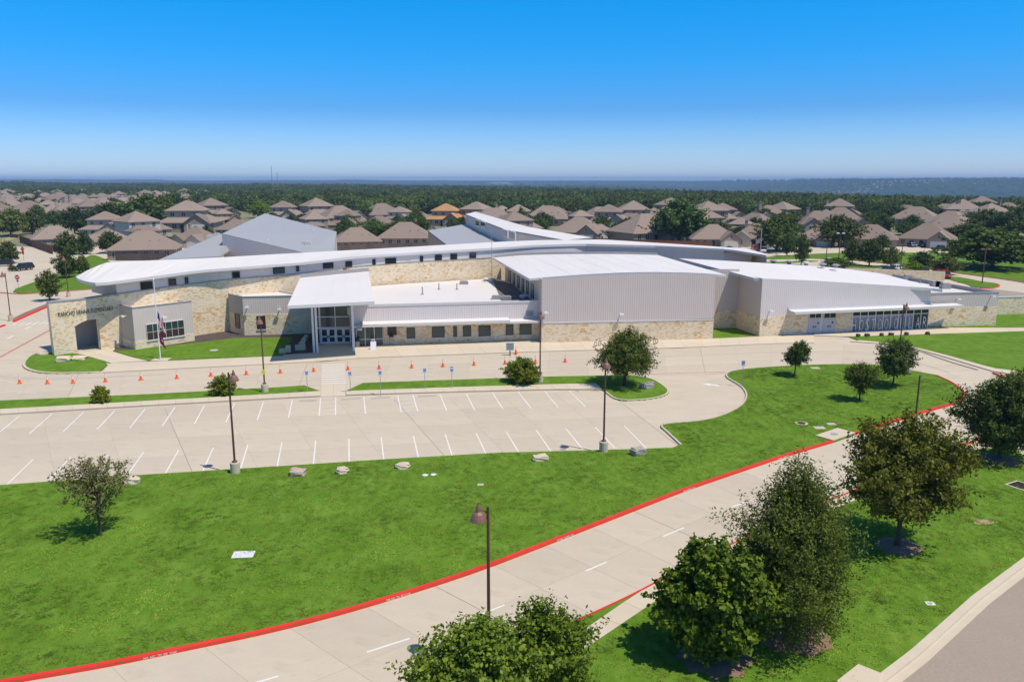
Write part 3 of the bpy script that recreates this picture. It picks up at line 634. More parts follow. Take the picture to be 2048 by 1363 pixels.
# clerestory of ribbed metal
b = MB(); cs = w0.px(233, 576)[0]
for i, w in enumerate(SW):
    zb = (lambda a, w=w: w.lineat(STONE_TOP, a) + .08) if i < 4 else (lambda a: 7.6)
    ribbed(b, w, cs if i == 0 else 0, w.L, zb, lambda a, w=w: w.lineat(FASCIA, a) + .25, o=-.06)
sp(b, 'metal_wall', M_METAL2, 'pale ribbed metal band under the long roof')
b = MB(); p = w0.P(cs, 0, -.06); q = p - w0.n * 9
b.face([q + Vector((0, 0, 6.5)), p + Vector((0, 0, 6.5)), p + Vector((0, 0, 9.4)), q + Vector((0, 0, 9.6))])
sp(b, 'end_wall', M_TAN)
CW = [(281, 563, 305, 578), (337, 557, 352, 570), (369.5, 554, 376, 566.5), (464.6, 543, 479.5, 555.5), (546, 534, 569, 547), (592.5, 531.5, 598, 542.5), (646, 525.5, 666.5, 536.5), (691, 522.5, 704, 533.5), (745, 518.5, 751, 529.5), (770.6, 516, 792, 527), (840, 512, 846, 522.5), (870, 509.5, 883.5, 520), (901, 507.5, 914, 518), (939, 505.5, 952, 515.5)]
for x0, y0, x1, y1 in CW:
    for w in SW:
        if 0 <= w.px((x0 + x1) / 2, (y0 + y1) / 2)[0] <= w.L:
            wpx(w, x0, y0, x1, y1, sill=False, o=.10, glass=M_GLASSGREEN if x0 in (546, 592.5) else M_GLASSDARK, fw=.06); break
FR = [(151, 553.5, 9.15), (160, 559, 9.12), (178, 564, 9.1), (198, 566.3, 9.1), (300, 553, 9.35), (400, 540, 9.6), (605, 524.6, 9.95), (720, 511.5, 10.1), (820, 505.5, 10.25), (925, 499, 10.3), (983, 496, 10.3), (1075, 490.2, 10.35), (1167, 487.6, 10.35), (1315, 491.5, 10.25), (1460, 498.5, 9.95), (1532, 510, 9.5)]
RR = [(151, 553.5, 9.2), (165, 545, 9.6), (190, 533, 10.2), (216, 524, 10.5), (420, 515.7, 10.25), (560, 507.5, 10.2), (740, 498, 10.2), (985, 484, 10.7), (1080, 480, 10.6), (1205, 478.7, 10.45), (1420, 492, 9.75), (1495, 497, 9.5), (1534, 508, 9.35)]
def on_front(x, y, z, o):
    if 230 < x < 1465:
        for w in SW:
            wo_ = Wall(w.A + w.n * o, w.B + w.n * o); a, zz_ = wo_.px(x, y)
            if -.4 <= a <= wo_.L + .4: return (x, y, zz_)
    return (x, y, z)
FR = [on_front(x, y, z, interp(x, [(230, 1.05), (620, .7), (740, .35), (1000, .22), (1080, .10), (1500, .12)])) for x, y, z in FR]
ro, fpt, rpt = roof_strip(FR, RR, 60, .38, 'roof', [M_ROOF, M_TRIM], 'long white roof sweeping in a curve over the spine', 22)
b = MB()
for i in range(len(rpt) - 1):
    p, q = rpt[i], rpt[i + 1]
    if i > 6: b.face([(q.x, q.y, 0), (p.x, p.y, 0), (p.x, p.y, p.z - .3), (q.x, q.y, q.z - .3)])
sp(b, 'rear_wall', M_TAN)
we_ = Wall(SPINE[-1], (rpt[-3].x - 1.0, rpt[-3].y)); b = MB(); we_.box(b, 0, we_.L, 0, 9.3, -.2, 0); sp(b, 'end_wall', M_METAL2)
b = MB(); w0.box(b, aL + 1.2, aR + 7, 0, 5.6, -5.0, -4.7); sp(b, 'added_passage_wall', M_METAL); b = MB(); w0.box(b, aL - 1.5, aR + 7, 5.6, 5.9, -5.2, -.9); sp(b, 'added_shade_roof', M_GTRIM)  # back wall and roof slab added behind the arch to darken its opening
e = at(1519, 530); b = MB(); b.tube([(e.x, e.y, 0), (e.x, e.y, 9.4)], .12, 6); sp(b, 'column', M_GTRIM)
# ---- classroom bays in front of the stone wall
def bay(fl, fr, bl, ztop_l, ztop_r, band, stone_z, depth_to, name='bay'):
    A, B_, C = at(*fl), at(*fr), at(*bl); wf = Wall(A, B_); wl = Wall(C, A)
    zt = lambda a: ztop_l + (ztop_r - ztop_l) * a / wf.L; zb = lambda a: wf.lineat(band, a)
    b = MB(); ribbed(b, wf, 0, wf.L, zb, zt, 0); sp(b, 'metal_wall', M_METAL)
    b = MB(); stone_face(b, wf, [(0, 0), (wf.L, 0), (wf.L, zb(wf.L)), (0, zb(0))], .08, .3)
    stone_face(b, wl, [(0, 0), (wl.L, 0), (wl.L, zb(0)), (0, zb(0))], .08, .3); sp(b, 'stone_wall', M_STONE)
    b = MB(); wl.box(b, 0, wl.L, zb(0) + .003, ztop_l, -.2, .02); sp(b, 'end_wall', M_TAN)
    D = B_ + (C - A) * depth_to
    b = MB(); b.prism([(p.x, p.y) for p in (A - wf.n * .25, B_ - wf.n * .25, D, C)], ztop_l - .9, ztop_l - .35); sp(b, 'flat_roof', M_ROOF)
    b = MB(); wf.box(b, -.03, wf.L, ztop_l - .02, ztop_l + .10, -.25, .07); wl.box(b, 0, wl.L, ztop_l - .02, ztop_l + .095, -.25, .05); sp(b, 'coping', M_GTRIM)
    wr = Wall(B_, D); b = MB(); wr.box(b, 0, wr.L, 0, ztop_r - .02, -.25, 0); sp(b, 'end_wall', M_METAL)
    return wf, wl
b1, b1l = bay((272, 700), (389.4, 681.8), (242.5, 691), 5.55, 5.5, [(271, 683), (387, 666)], 1.2, 1.6)
f = wpx(b1, 292, 643.5, 368, 675.5, nx=6, glass=[mat('brown_glass', (.06, .035, .03), .12, .1, 1), M_GLASSGREEN], fm=M_TRIM, nz=2, fw=.05)
b2, b2l = bay((490, 671), (630, 667), (461.6, 663), 5.55, 5.5, [(488, 629), (626, 627)], 2.8, 2.4)
wpx(b2, 514, 631, 531.5, 658, glass=mat('maroon_blind', (.05, .025, .035), .2, .2, 1)); wpx(b2l, 472, 627, 481, 655.5, sill=False, glass=M_GLASSDARK)
# ---- entrance: glazing, doors, canopy
we = Wall(at(628, 687.6), at(709, 686.2)); zz = [we.px(668, y)[1] for y in (688, 655, 633, 612)]
xs = [we.px(x, 650)[0] for x in (631, 640, 671, 702)]
b = MB(); we.box(b, 0, xs[0] - .01, 0, 7.0, -.2, .02); sp(b, 'end_wall', M_DARK); b = MB(); we.box(b, xs[3] + .01, we.L, 0, 7.0, -.2, .02); sp(b, 'end_wall', M_DARK)
window(we, xs[0], xs[1], 0, 6.6, 1, 1, glass=M_GLASSDARK, fm=M_WHITE, sill=False, fw=.10, cuts=[zz[1], zz[2]])
window(we, xs[1] + .003, xs[3], zz[1], 6.6, 2, 1, glass=M_GLASSGREEN, fm=M_WHITE, sill=False, fw=.11, cuts=[zz[2]])
for k in range(4):
    d0 = xs[1] + .04 + (xs[3] - xs[1] - .06) * k / 4; d1 = xs[1] + .04 + (xs[3] - xs[1] - .06) * (k + 1) / 4 - .015
    fb = MB(); zt = zz[1] - .06; zm = zt * .47
    we.box(fb, d0, d0 + .17, .03, zt, 0, .06); we.box(fb, d1 - .17, d1, .03, zt, 0, .06)
    for z0_, z1_ in ((.03, .28), (zm - .09, zm + .09), (zt - .16, zt)): we.box(fb, d0 + .17, d1 - .17, z0_, z1_, 0, .057)
    dr = sp(fb, 'door', M_WHITE)
    for z0_, z1_ in ((.28, zm - .09), (zm + .09, zt - .16)):
        g = MB(); we.box(g, d0 + .15, d1 - .15, z0_, z1_, .01, .03); g.build('pane', M_GLASSDARK, dr)
    g = MB(); hx = d1 - .10 if k % 2 == 0 else d0 + .10; we.box(g, hx - .06, hx + .06, zm - .16, zm + .16, .058, .12); g.build('handle', M_DARK, dr)
roof_strip([(575, 611, 7.25), (749, 602.2, 7.25)], [(600, 555.5, 8.1), (737, 542.5, 8.1)], 8, .38, 'canopy', [M_ROOF, M_TRIM], 'white sloping canopy over the entrance', 6)
cr_ = [at(600, 555.5, 8.1), at(737, 542.5, 8.1)]; b = MB(); b.fbox(cr_[0] + Vector((0, 0, .02)), cr_[1] - cr_[0], Vector((0, .3, 0)), Vector((0, 0, .5))); sp(b, 'canopy_upstand', M_GTRIM)
b = MB()
for p in ((628.5, 706.5), (635, 706.5)): q = at(*p); b.tube([(q.x, q.y, .05), (q.x, q.y, 7.05)], .15, 8)
q = at(631.7, 706.5); b.box(q.x - .42, q.y - .3, 6.2, q.x + .42, q.y + .3, 7.0); sp(b, 'column', M_WHITE)
b = MB(); q = at(707.5, 703.2); b.tube([(q.x, q.y, .05), (q.x, q.y, 7.05)], .17, 8); b.box(q.x - .3, q.y - .3, 6.3, q.x + .3, q.y + .3, 7.0); sp(b, 'column', M_WHITE)
# ---- office front
wa = Wall(at(710, 692.6), at(1079, 680)); ATOP = [(712, 612), (751, 610), (1073, 602), (1080, 602)]
za = lambda a: wa.lineat(ATOP, a)
b = MB(); ribbed(b, wa, 0, wa.L, 3.0, za, .0); sp(b, 'metal_wall', M_METAL2)
b = MB(); c0 = wa.px(768, 675)[0]; stone_face(b, wa, [(c0, 0), (wa.L, 0), (wa.L, 2.995), (c0, 2.995)], .04, .3); sp(b, 'stone_wall', M_STONE)
s_a, s_b = wa.px(712, 675)[0], c0
window(wa, s_a, s_b - .05, .02, 2.7, 3, 1, glass=M_GLASSGREEN, fm=M_WHITE, sill=False, fw=.10, cuts=[.95], o=.12, name='storefront_window')
b = MB(); wa.box(b, 0, s_b, 2.702, 2.998, -.1, .05); sp(b, 'header_panel', M_TRIM)
for r in ((813.5, 654.8, 830, 676), (864, 652.7, 889, 674), (906.6, 651.7, 913.8, 673), (926, 651, 942, 672), (957, 650.5, 981, 671.6), (1011.8, 648.4, 1026.6, 669.6), (1038.9, 647.6, 1062.7, 668.5)):
    wpx(wa, *r, glass=M_GLASSGREEN, nx=1, o=.12)
b = MB(); n0, n1 = wa.px(775, 670)[0], wa.px(793.5, 670)[0]; wa.box(b, n0, n1, 1.4, 2.7, .02, .06); sp(b, 'niche', mat('brown_board', (.10, .07, .05), .9, .2, 2))
def awning(w, a0, a1, zb, dep, th, lip, name='awning', slope=.12):
    b = MB(); p = [w.P(a0, zb, .02), w.P(a1, zb, .02), w.P(a1, zb - slope, dep), w.P(a0, zb - slope, dep)]; dz = Vector((0, 0, th)); lz = Vector((0, 0, lip))
    b.face([p[3], p[2], p[1], p[0]], 0); b.face([x - dz for x in p], 1)
    b.face([p[3] - dz, p[2] - dz, p[2] + lz, p[3] + lz], 1); b.face([p[3] + lz, p[2] + lz, p[2] + lz - w.n * .12, p[3] + lz - w.n * .12], 1); b.face([p[3], p[3] + lz - w.n * .12, p[2] + lz - w.n * .12, p[2]], 1)
    for i, j in ((0, 3), (2, 1)): b.face([p[i] - dz, p[j] - dz, p[j], p[i]], 1)
    return sp(b, name, [M_ROOF, M_TRIM])
split = wa.px(1016, 645)[0]; lft = wa.px(724, 650)[0]
awning(wa, lft, split, 3.35, 1.9, .34, .04); awning(wa, split + .01, wa.L + .1, 3.12, 1.75, .24, .03)
b = MB(); wa.box(b, 0, lft + .02, 2.75, 2.98, .06, 1.4); wa.box(b, lft - .6, lft, 2.5, 2.74, .06, 1.9); sp(b, 'awning', M_TRIM)
b = MB(); wa.box(b, wa.px(1053, 625)[0], wa.px(1066, 625)[0], 3.5, 4.15, .05, .09); sp(b, 'louvre', M_GTRIM)
# flat white roof of the office block
fr0, fr1 = wa.P(0, 0, -.3), wa.P(wa.L, 0, -.3)
b = MB(); rp = [fr0, fr1, Vector((.4, 132.5, 0)), Vector((-2.2, 137.4, 0)), Vector((-3.8, 138.6, 0)), Vector((-17.1, 132.0, 0)), Vector((-30.5, 123.2, 0)), Vector((-27.5, 114, 0))]
b.prism([(p.x, p.y) for p in rp], 4.0, 5.0); o = sp(b, 'flat_roof', M_ROOF)
b = MB(); b.prism([(p.x, p.y) for p in (wa.P(wa.px(1008, 640)[0], 0, -.7), wa.P(wa.L - .3, 0, -.7), Vector((-.1, 132, 0)), Vector((-3.4, 137.2, 0)))], 4.9, 5.012); b.build('dark_patch', M_TAR, o)
b = MB(); wa.box(b, 0, wa.L, 5.30, 5.62, -.3, .07); sp(b, 'coping', M_TRIM)
def rooftop(px_, h, kind='pipe', z=5.0):
    p = at(px_[0], px_[1], z); b = MB()
    if kind == 'pipe': b.tube([(p.x, p.y, z - .05), (p.x, p.y, z + h)], .09, 6); b.lathe((p.x, p.y, z), [(.25, -.03), (.16, .2)], 8)
    elif kind == 'unit': b.box(p.x - .7, p.y - .5, z - .03, p.x + .7, p.y + .5, z + h * .8); b.box(p.x - .55, p.y - .4, z + h * .8 - .002, p.x + .55, p.y + .4, z + h)
    elif kind == 'fan': b.lathe((p.x, p.y, z - .03), [(.35, 0), (.35, .3), (.62, .34), (.62, .48), (.3, .62)], 10)
    return b
b = rooftop((845, 589), 1.2); sp(b, 'vent_pipe', M_GTRIM); b = rooftop((878, 579), 1.0); sp(b, 'vent_pipe', M_GTRIM); b = rooftop((914, 579), 1.0); sp(b, 'vent_pipe', M_GTRIM)
for p, k in (((928, 568), 'unit'), ((993, 598), 'unit'), ((1013, 599), 'unit'), ((1047, 597), 'fan'), ((972, 562), 'fan'), ((985, 563), 'fan')): sp(rooftop(p, .55, k), 'roof_unit', M_TRIM if k == 'fan' else M_GTRIM)
# ---- gymnasium
G0, G1 = (4.0, 106.9), (28.0, 109.7); wg = Wall(G0, G1); GT = [(1080, 560), (1084, 559.6), (1167, 553), (1240, 549.5), (1307, 547.5), (1380, 548.5), (1430, 550.5)]; GB = [(1080, 646), (1430, 636.5)]
zgb = lambda a: wg.lineat(GB, a)
b = MB(); ribbed(b, wg, 0, wg.L, zgb, lambda a: wg.lineat(GT, a) + .12, 0); sp(b, 'metal_wall', M_METAL)
b = MB(); stone_face(b, wg, [(0, 0), (wg.L, 0), (wg.L, zgb(wg.L) - .06), (0, zgb(0) - .06)], .09, .4); sp(b, 'stone_wall', M_STONE)
b = MB(); wg.box(b, -.02, wg.L + .02, zgb(0) - .06, zgb(0) + .10, -.02, .14); sp(b, 'trim_band', M_TRIM)
wgl = Wall((-1.2, 139.4), G0); b = MB(); wgl.box(b, 0, wgl.L - .01, 0, 8.75, -.25, 0); sp(b, 'end_wall', M_TAN)
for r in ((1018, 541, 1021.6, 564.8), (1026.8, 546.3, 1030, 570), (1035.4, 551.4, 1039.3, 576), (1044.2, 557.6, 1048.3, 583), (1053.3, 562.3, 1057.4, 588.4), (1062.7, 568, 1068, 595.6)): wpx(wgl, *r, sill=False, glass=mat('tan_blind', (.12, .10, .085), .3, .1, 1), o=.08)
wgr = Wall(G1, (25.0, 138)); b = MB(); ribbed(b, wgr, 0, wgr.L, 2.8, 9.0, 0, pitch=.4); sp(b, 'metal_wall', M_METAL); b = MB(); stone_face(b, wgr, [(0, 0), (9, 0), (9, 2.8), (0, 2.8)], .05); sp(b, 'stone_wall', M_STONE)
go, gf, gr = roof_strip([(1058.5, 556.8, 8.75), (1084, 554.8, 8.85), (1167, 548.5, 9.15), (1240, 545, 9.3), (1307, 543.8, 9.35), (1380, 545.2, 9.25), (1428, 547.8, 9.1), (1453, 549.5, 8.95)], [(987, 515.5, 8.75), (1010, 513, 8.9), (1040, 510.5, 9.1), (1090, 508.8, 9.25), (1140, 508, 9.35), (1200, 507.7, 9.4), (1260, 508.3, 9.35), (1316, 510, 9.25)], 24, .30, 'roof', [M_ROOF, M_TRIM], 'broad arched white roof of the gymnasium', 9)
b = MB()
for i in range(24): p, q = gr[i], gr[i + 1]; b.fbox(p + Vector((0, 0, .02)), q - p, Vector((0, .25, 0)), Vector((0, 0, .35)))
sp(b, 'roof_upstand', M_GTRIM)
# ---- recess and cafeteria
wr = Wall((27.0, 117.6), (33.7, 118.2)); wcl = Wall((33.7, 118.2), (35.1, 111.6))
b = MB(); ribbed(b, wr, 0, wr.L, 2.7, 8.9, 0); ribbed(b, wcl, 0, wcl.L, 2.75, 8.3, 0); sp(b, 'metal_wall', M_METAL)
b = MB(); stone_face(b, wr, [(0, 0), (wr.L, 0), (wr.L, 2.7), (0, 2.7)], .07); stone_face(b, wcl, [(0, 0), (wcl.L, 0), (wcl.L, 2.75), (0, 2.75)], .07); sp(b, 'stone_wall', M_STONE)
C1 = at(1854, 657.3); wc = Wall((35.1, 111.6), (C1.x, C1.y)); CT = [(1520, 559.5), (1628, 563.3), (1697, 567.8), (1865, 578)]
b = MB(); ribbed(b, wc, 0, wc.L, 2.75, lambda a: wc.lineat(CT, a) + .15, 0); sp(b, 'metal_wall', M_METAL2)
d0, d1, m0, m1 = wc.px(1613, 650)[0], wc.px(1671, 650)[0], wc.px(1703.5, 645)[0], wc.px(1855, 640)[0]
b = MB()
for a, c in ((0, d0), (d1, m0)): b = MB(); stone_face(b, wc, [(a, 0), (c, 0), (c, 2.75), (a, 2.75)], .07); sp(b, 'stone_wall', M_STONE)
b = MB(); wc.box(b, d0, d1, 0, 2.749, -.2, .01); wc.box(b, m0, wc.L, 0, 2.749, -.2, .01); sp(b, 'infill_panel', M_TRIM)
M_DOOR = mat('pale_violet_door', (.47, .45, .50), .5, .05, 2)
for x0, x1 in ((1616, 1640), (1645, 1669)):
    a, c = wc.px(x0, 655)[0], wc.px(x1, 655)[0]; zt = wc.px(x0, 637)[1]
    for i in (0, 1):
        e0 = a + (c - a) * i / 2; e1 = a + (c - a) * (i + 1) / 2 - .02; g = MB(); wc.box(g, e0, e1, .03, zt, .0, .08); dr = sp(g, 'door', M_DOOR)
        g = MB(); h = e1 - .22 if i == 0 else e0 + .12; wc.box(g, h, h + .10, .95, 1.2, .081, .15); g.build('handle', M_DARK, dr)
        if i: g = MB(); wc.box(g, e0 + .42, e0 + .66, 1.5, 1.75, .081, .10); g.build('door_window', M_GLASSDARK, dr)
    window(wc, a, c, zt + .05, wc.px(x0, 622.5)[1], 2, 1, sill=False, fm=M_TRIM, o=.15, fw=.06)
zt, zm = wc.px(1780, 617)[1], wc.px(1780, 629)[1]
# glazed front with a printed film of big white letters
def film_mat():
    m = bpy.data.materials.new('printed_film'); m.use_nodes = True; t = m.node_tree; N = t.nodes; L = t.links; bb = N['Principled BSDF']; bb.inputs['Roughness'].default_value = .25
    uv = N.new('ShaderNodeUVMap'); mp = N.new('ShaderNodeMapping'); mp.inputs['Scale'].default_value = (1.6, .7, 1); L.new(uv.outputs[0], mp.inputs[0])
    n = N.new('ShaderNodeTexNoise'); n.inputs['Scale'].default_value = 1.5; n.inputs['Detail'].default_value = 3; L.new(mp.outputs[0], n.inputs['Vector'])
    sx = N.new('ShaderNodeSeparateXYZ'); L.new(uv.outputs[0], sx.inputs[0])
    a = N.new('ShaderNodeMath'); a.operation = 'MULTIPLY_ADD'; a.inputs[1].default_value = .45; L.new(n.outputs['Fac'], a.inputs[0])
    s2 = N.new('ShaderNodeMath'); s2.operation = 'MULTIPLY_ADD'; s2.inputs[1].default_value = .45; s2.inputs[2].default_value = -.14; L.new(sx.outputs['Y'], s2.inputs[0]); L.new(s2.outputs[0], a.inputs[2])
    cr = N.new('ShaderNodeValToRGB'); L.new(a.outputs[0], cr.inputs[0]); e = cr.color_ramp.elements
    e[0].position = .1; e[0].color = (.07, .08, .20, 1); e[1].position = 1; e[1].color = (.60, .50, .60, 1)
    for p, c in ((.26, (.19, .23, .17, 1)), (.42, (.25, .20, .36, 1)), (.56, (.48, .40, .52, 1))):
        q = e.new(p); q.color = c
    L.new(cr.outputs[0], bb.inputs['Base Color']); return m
M_FILM = film_mat(); NP = 10
fb = MB()
for k in range(NP + 1): a = m0 + (m1 - m0) * k / NP; wc.box(fb, a - .05, a + .05, .05, zt, .0, .10)
for z in (.05, zm - .05, zt - .09): wc.box(fb, m0 - .03, m1 + .03, z, z + .09, .0, .097)
mf = sp(fb, 'storefront_window', M_WHITE, 'glazed cafeteria front printed with tall white letters')
letters = 'HOSTOO OLLAR'
for k in range(NP):
    a0, a1 = m0 + (m1 - m0) * k / NP + .04, m0 + (m1 - m0) * (k + 1) / NP - .04
    g = MB(); wc.box(g, a0, a1, zm, zt - .05, .01, .03); g.build('pane', M_GLASSDARK, mf)
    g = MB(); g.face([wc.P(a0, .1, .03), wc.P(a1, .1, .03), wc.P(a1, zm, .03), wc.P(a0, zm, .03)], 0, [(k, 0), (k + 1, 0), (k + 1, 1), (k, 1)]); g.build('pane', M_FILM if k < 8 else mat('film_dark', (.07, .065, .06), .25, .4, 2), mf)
M_LET = mat('white_film', (.78, .78, .82), .4, .03, 1)
lx = [1703.5 + (x - 140) / 11.4 for x in (180, 350, 480, 615, 765, 915, 1000, 1130, 1270, 1460, 1630, 1785)]
for ch, x in zip(letters, lx):
    if ch == ' ': continue
    me = text_mesh(ch, 1.0, .004, 'CENTER', -.016); ys = [v.co.y for v in me.vertices]; xs_ = [v.co.x for v in me.vertices]; h = max(ys) - min(ys); wd = max(xs_) - min(xs_)
    a = wc.px(x, 650)[0]; me.transform(Matrix.Translation((-(max(xs_) + min(xs_)) / 2, -min(ys), 0))); me.transform(frame_matrix(wc.P(a, .22, .112), wc.u * (.62 / wd), Vector((0, 0, (zm * .70) / h)), wc.n)); me.materials.append(M_LET); mob('letter', me, mf)
co, cf, crr = roof_strip([(1508, 555.5, 8.25), (1525, 557, 8.2), (1628, 561, 7.6), (1697, 565.5, 7.1), (1780, 570.5, 6.65), (1860, 575.5, 6.25), (1885, 578.5, 6.1)], [(1357, 516.5, 9.2), (1440, 520.5, 9.0), (1524, 525.5, 8.6), (1600, 530, 8.1), (1672, 535, 7.6), (1759, 546, 6.9), (1830, 564, 6.3)], 24, .42, 'roof', [M_ROOF, M_TRIM], 'white roof of the cafeteria sloping down to the right', 0)
aw0, aw1 = wc.px(1576, 615)[0], wc.px(1862, 608)[0]; awning(wc, aw0, aw1 + 4.2, 3.75, 1.9, .30, .05)
b = MB(); wc.box(b, aw0, aw1, 3.76, 4.1, .05, .12); sp(b, 'flashing', M_TRIM)
for p in ((1546, 526), (1578, 527.5), (1612, 530), (1645, 533), (1671, 535)): sp(rooftop(p, .6, 'fan', 8.0), 'roof_fan', M_TRIM if p[0] == 1612 else M_GTRIM)
# ---- kitchen block and service yard
wk = Wall((C1.x + .2, 119.0), (73.8, 120.3)); KT = [(1856, 588), (1861, 588), (1993, 584.5)]; KB_ = [(1856, 615), (1992, 613)]
zk = lambda a: wk.lineat(KB_, a)
b = MB(); ribbed(b, wk, 0, wk.L, lambda a: zk(a), lambda a: wk.lineat(KT, a), 0, pitch=.25, d=.02); sp(b, 'metal_wall', M_METAL)
b = MB(); stone_face(b, wk, [(0, 0), (wk.L, 0), (wk.L, zk(wk.L)), (0, zk(0))], .08); sp(b, 'stone_wall', M_STONE)
kr = at(1786, 549, 5.1); kl = Vector((kr.x - 14, kr.y - 4, 0)); kp = [wk.P(0, 0, -.2), wk.P(wk.L, 0, -.2), Vector((kr.x, kr.y, 0)), kl]
b = MB(); b.prism([(p.x, p.y) for p in kp], 3.5, 4.6); sp(b, 'flat_roof', M_ROOF)
wk2 = Wall(kp[1], kp[2]); b = MB(); wk2.box(b, 0, wk2.L, 0, 5.2, -.25, 0); wk.box(b, 0, wk.L, wk.lineat(KT, 4), wk.lineat(KT, 4) + .14, -.3, .08); sp(b, 'coping', M_GTRIM)
wk3 = Wall(kp[2], kp[3]); b = MB(); wk3.box(b, 0, wk3.L, 0, 5.2, -.25, 0); sp(b, 'rear_wall', M_TAN)
for p, k in (((1870, 573), 'unit'), ((1876, 573), 'unit'), ((1890, 577), 'unit'), ((1815, 560), 'unit'), ((1840, 566), 'pipe')): sp(rooftop(p, .9, k, 4.6), 'roof_unit', M_GTRIM)
fa = at(1989, 630); wy = Wall(fa, at(2300, 621)); b = MB(); stone_face(b, wy, [(0, 0), (wy.L, 0), (wy.L, 2.9), (0, 2.9)], 0, .4); yd = b.build('screen_wall', M_STONE); tag(yd, 'low limestone yard wall running off the right end of the school', 'wall')
b = MB(); wy.box(b, 0, wy.L, 2.9, 3.02, -.45, .05); b.build('coping', M_TRIM, yd)
flat('service_yard', pts([(1938, 570), (2000, 579), (2200, 604), (2300, 630), (1990, 620)]), .003, M_ASPH, None, 'structure')  # yard floor given a dark asphalt tone to paint in the yard's shade
w2 = Wall(at(1690, 557), at(1889, 561)); b = MB(); stone_face(b, w2, [(0, 0), (w2.L, 0), (w2.L, 2.0), (0, 2.4)], 0, .4); yd = b.build('screen_wall', M_STONE); tag(yd, 'free standing limestone screen wall behind the cafeteria roof, by the parked cars', 'wall')
# wall lamps, cameras
def wlamp(w, x, y, s=1.0):
    a, z = w.px(x, y); b = MB(); w.box(b, a - .06 * s, a + .06 * s, z - .06, z + .06, 0, .5); w.box(b, a - .28 * s, a + .28 * s, z - .13, z + .10, .5, .75); sp(b, 'wall_lamp', M_WHITE)
for w, x, y in ((wg, 1241, 627), (wg, 1091, 624), (b2, 495, 613), (b2, 559.5, 617), (b1, 325, 633), (wk, 1913, 597), (wk, 1982, 591), (wc, 1539, 621), (b1l, 254, 631)): wlamp(w, x, y)
b = MB(); a, z = SW[2].px(690, 541); SW[2].box(b, a - .25, a + .25, z - .5, z + .5, 0, .15); sp(b, 'alarm_box', M_LAMP)
b = MB(); p = at(984, 566, 5); b.tube([(p.x, p.y - .6, 4.9), (p.x, p.y - .6, 13.6)], [.07, .03], 6); sp(b, 'antenna_mast', M_GTRIM)
# ------------------------------------------------------------------ rear classroom wings
def wing(name, label, faces, mats):
    base = faces[0][1][0]; o = empty(name, (base.x, base.y, 0)); tag(o, label, 'school wing')
    for nm, poly, m in faces:
        b = MB(); n = (poly[1] - poly[0]).cross(poly[2] - poly[0]); b.face(poly if n.z >= 0 else poly[::-1])
        if nm == 'roof': b.face([p - Vector((0, 0, .3)) for p in (poly[::-1] if n.z >= 0 else poly)]); [b.face([p, q, q - Vector((0, 0, .3)), p - Vector((0, 0, .3))]) for p, q in zip(poly, poly[1:] + poly[:1])]
        b.build(nm, m, o, (-base.x, -base.y, 0))
    return o
A = [at(530, 426.5, 11), at(673, 463, 8.0), at(668, 503, 6.0), at(612, 506, 6.6), at(444, 467, 10.0)]
B = [at(442, 467, 9.0), at(462, 474, 8.6), at(460, 500, 6.3), at(440, 512, 6.0), at(318, 519, 5.5)]
def down(p, z=0): return Vector((p.x, p.y, z))
lw = wing('classroom_wing', 'rear classroom wing with a big plain grey metal roof rising to a point', [('roof', A, M_GROOF), ('roof', B, M_GROOF),
     ('wall', [A[4] - Vector((0, .2, .05)), A[3] - Vector((0, .2, .05)), down(A[3]), down(A[4])], M_METAL2), ('wall', [A[1], A[2], down(A[2]), down(A[1])], M_TAN), ('wall', [A[0], A[1], down(A[1]), down(A[0])], M_TAN), ('wall', [A[0], A[4], down(A[4]), down(A[0])], M_TAN), ('wall', [B[0], B[4], down(B[4]), down(B[0])], M_TAN)], 0)
for x, y, z in ((624, 455.5, 9), (626, 461, 8.6), (610, 489, 7.2), (617, 490, 7.1), (535, 480, 9), (412, 490, 7), (420, 477, 7.5), (434, 473, 8), (450, 477, 7.5), (440, 484, 7)):
    b = rooftop((x, y), .9, 'pipe' if x in (535, 412, 440, 624, 626) else 'unit', z); b.build('roof_unit', M_TRIM, lw, (-lw.location.x, -lw.location.y, 0))
A = [at(856, 461, 7.6), at(933, 447.5, 7.6), at(1011, 484, 7.0), at(985, 490, 6.8), at(897, 492, 7.0)]
T = [at(931, 428, 11.0), at(1012, 459, 10.4), at(1130, 480, 9.6), at(1096, 474, 9.8)]
rw = wing('classroom_wing', 'rear classroom wing with a low grey metal roof and a raised row of clerestory windows', [('roof', A, M_GROOF), ('wall', [A[0], A[4], down(A[4]), down(A[0])], M_BRICK),
     ('wall', [T[0] - Vector((0, 0, .1)), T[1] - Vector((0, 0, .1)), Vector((T[1].x, T[1].y, 6.5)), Vector((T[0].x, T[0].y, 6.5))], M_METAL), ('wall', [T[1], T[2], Vector((T[2].x, T[2].y, 4.5)), Vector((T[1].x, T[1].y, 4.5))], M_METAL2), ('wall', [A[1], A[0], down(A[0]), down(A[1])], M_TAN)], 0)
bx = Vector((-rw.location.x, -rw.location.y, 0)); Tb = [T[0] + Vector((3, 6, .5)), T[1] + Vector((5, 5, .4)), T[2] + Vector((6, 3, .3))]
b = MB()
for i in (0, 1): b.face([T[i], T[i + 1], Tb[i + 1], Tb[i]]); b.face([T[i] - Vector((0, 0, .35)), T[i + 1] - Vector((0, 0, .35)), T[i + 1], T[i]]); b.face([Tb[i + 1], Tb[i], down(Tb[i]), down(Tb[i + 1])][::-1])
b.build('roof', M_ROOF, rw, bx)
wt = Wall(T[0], T[1])
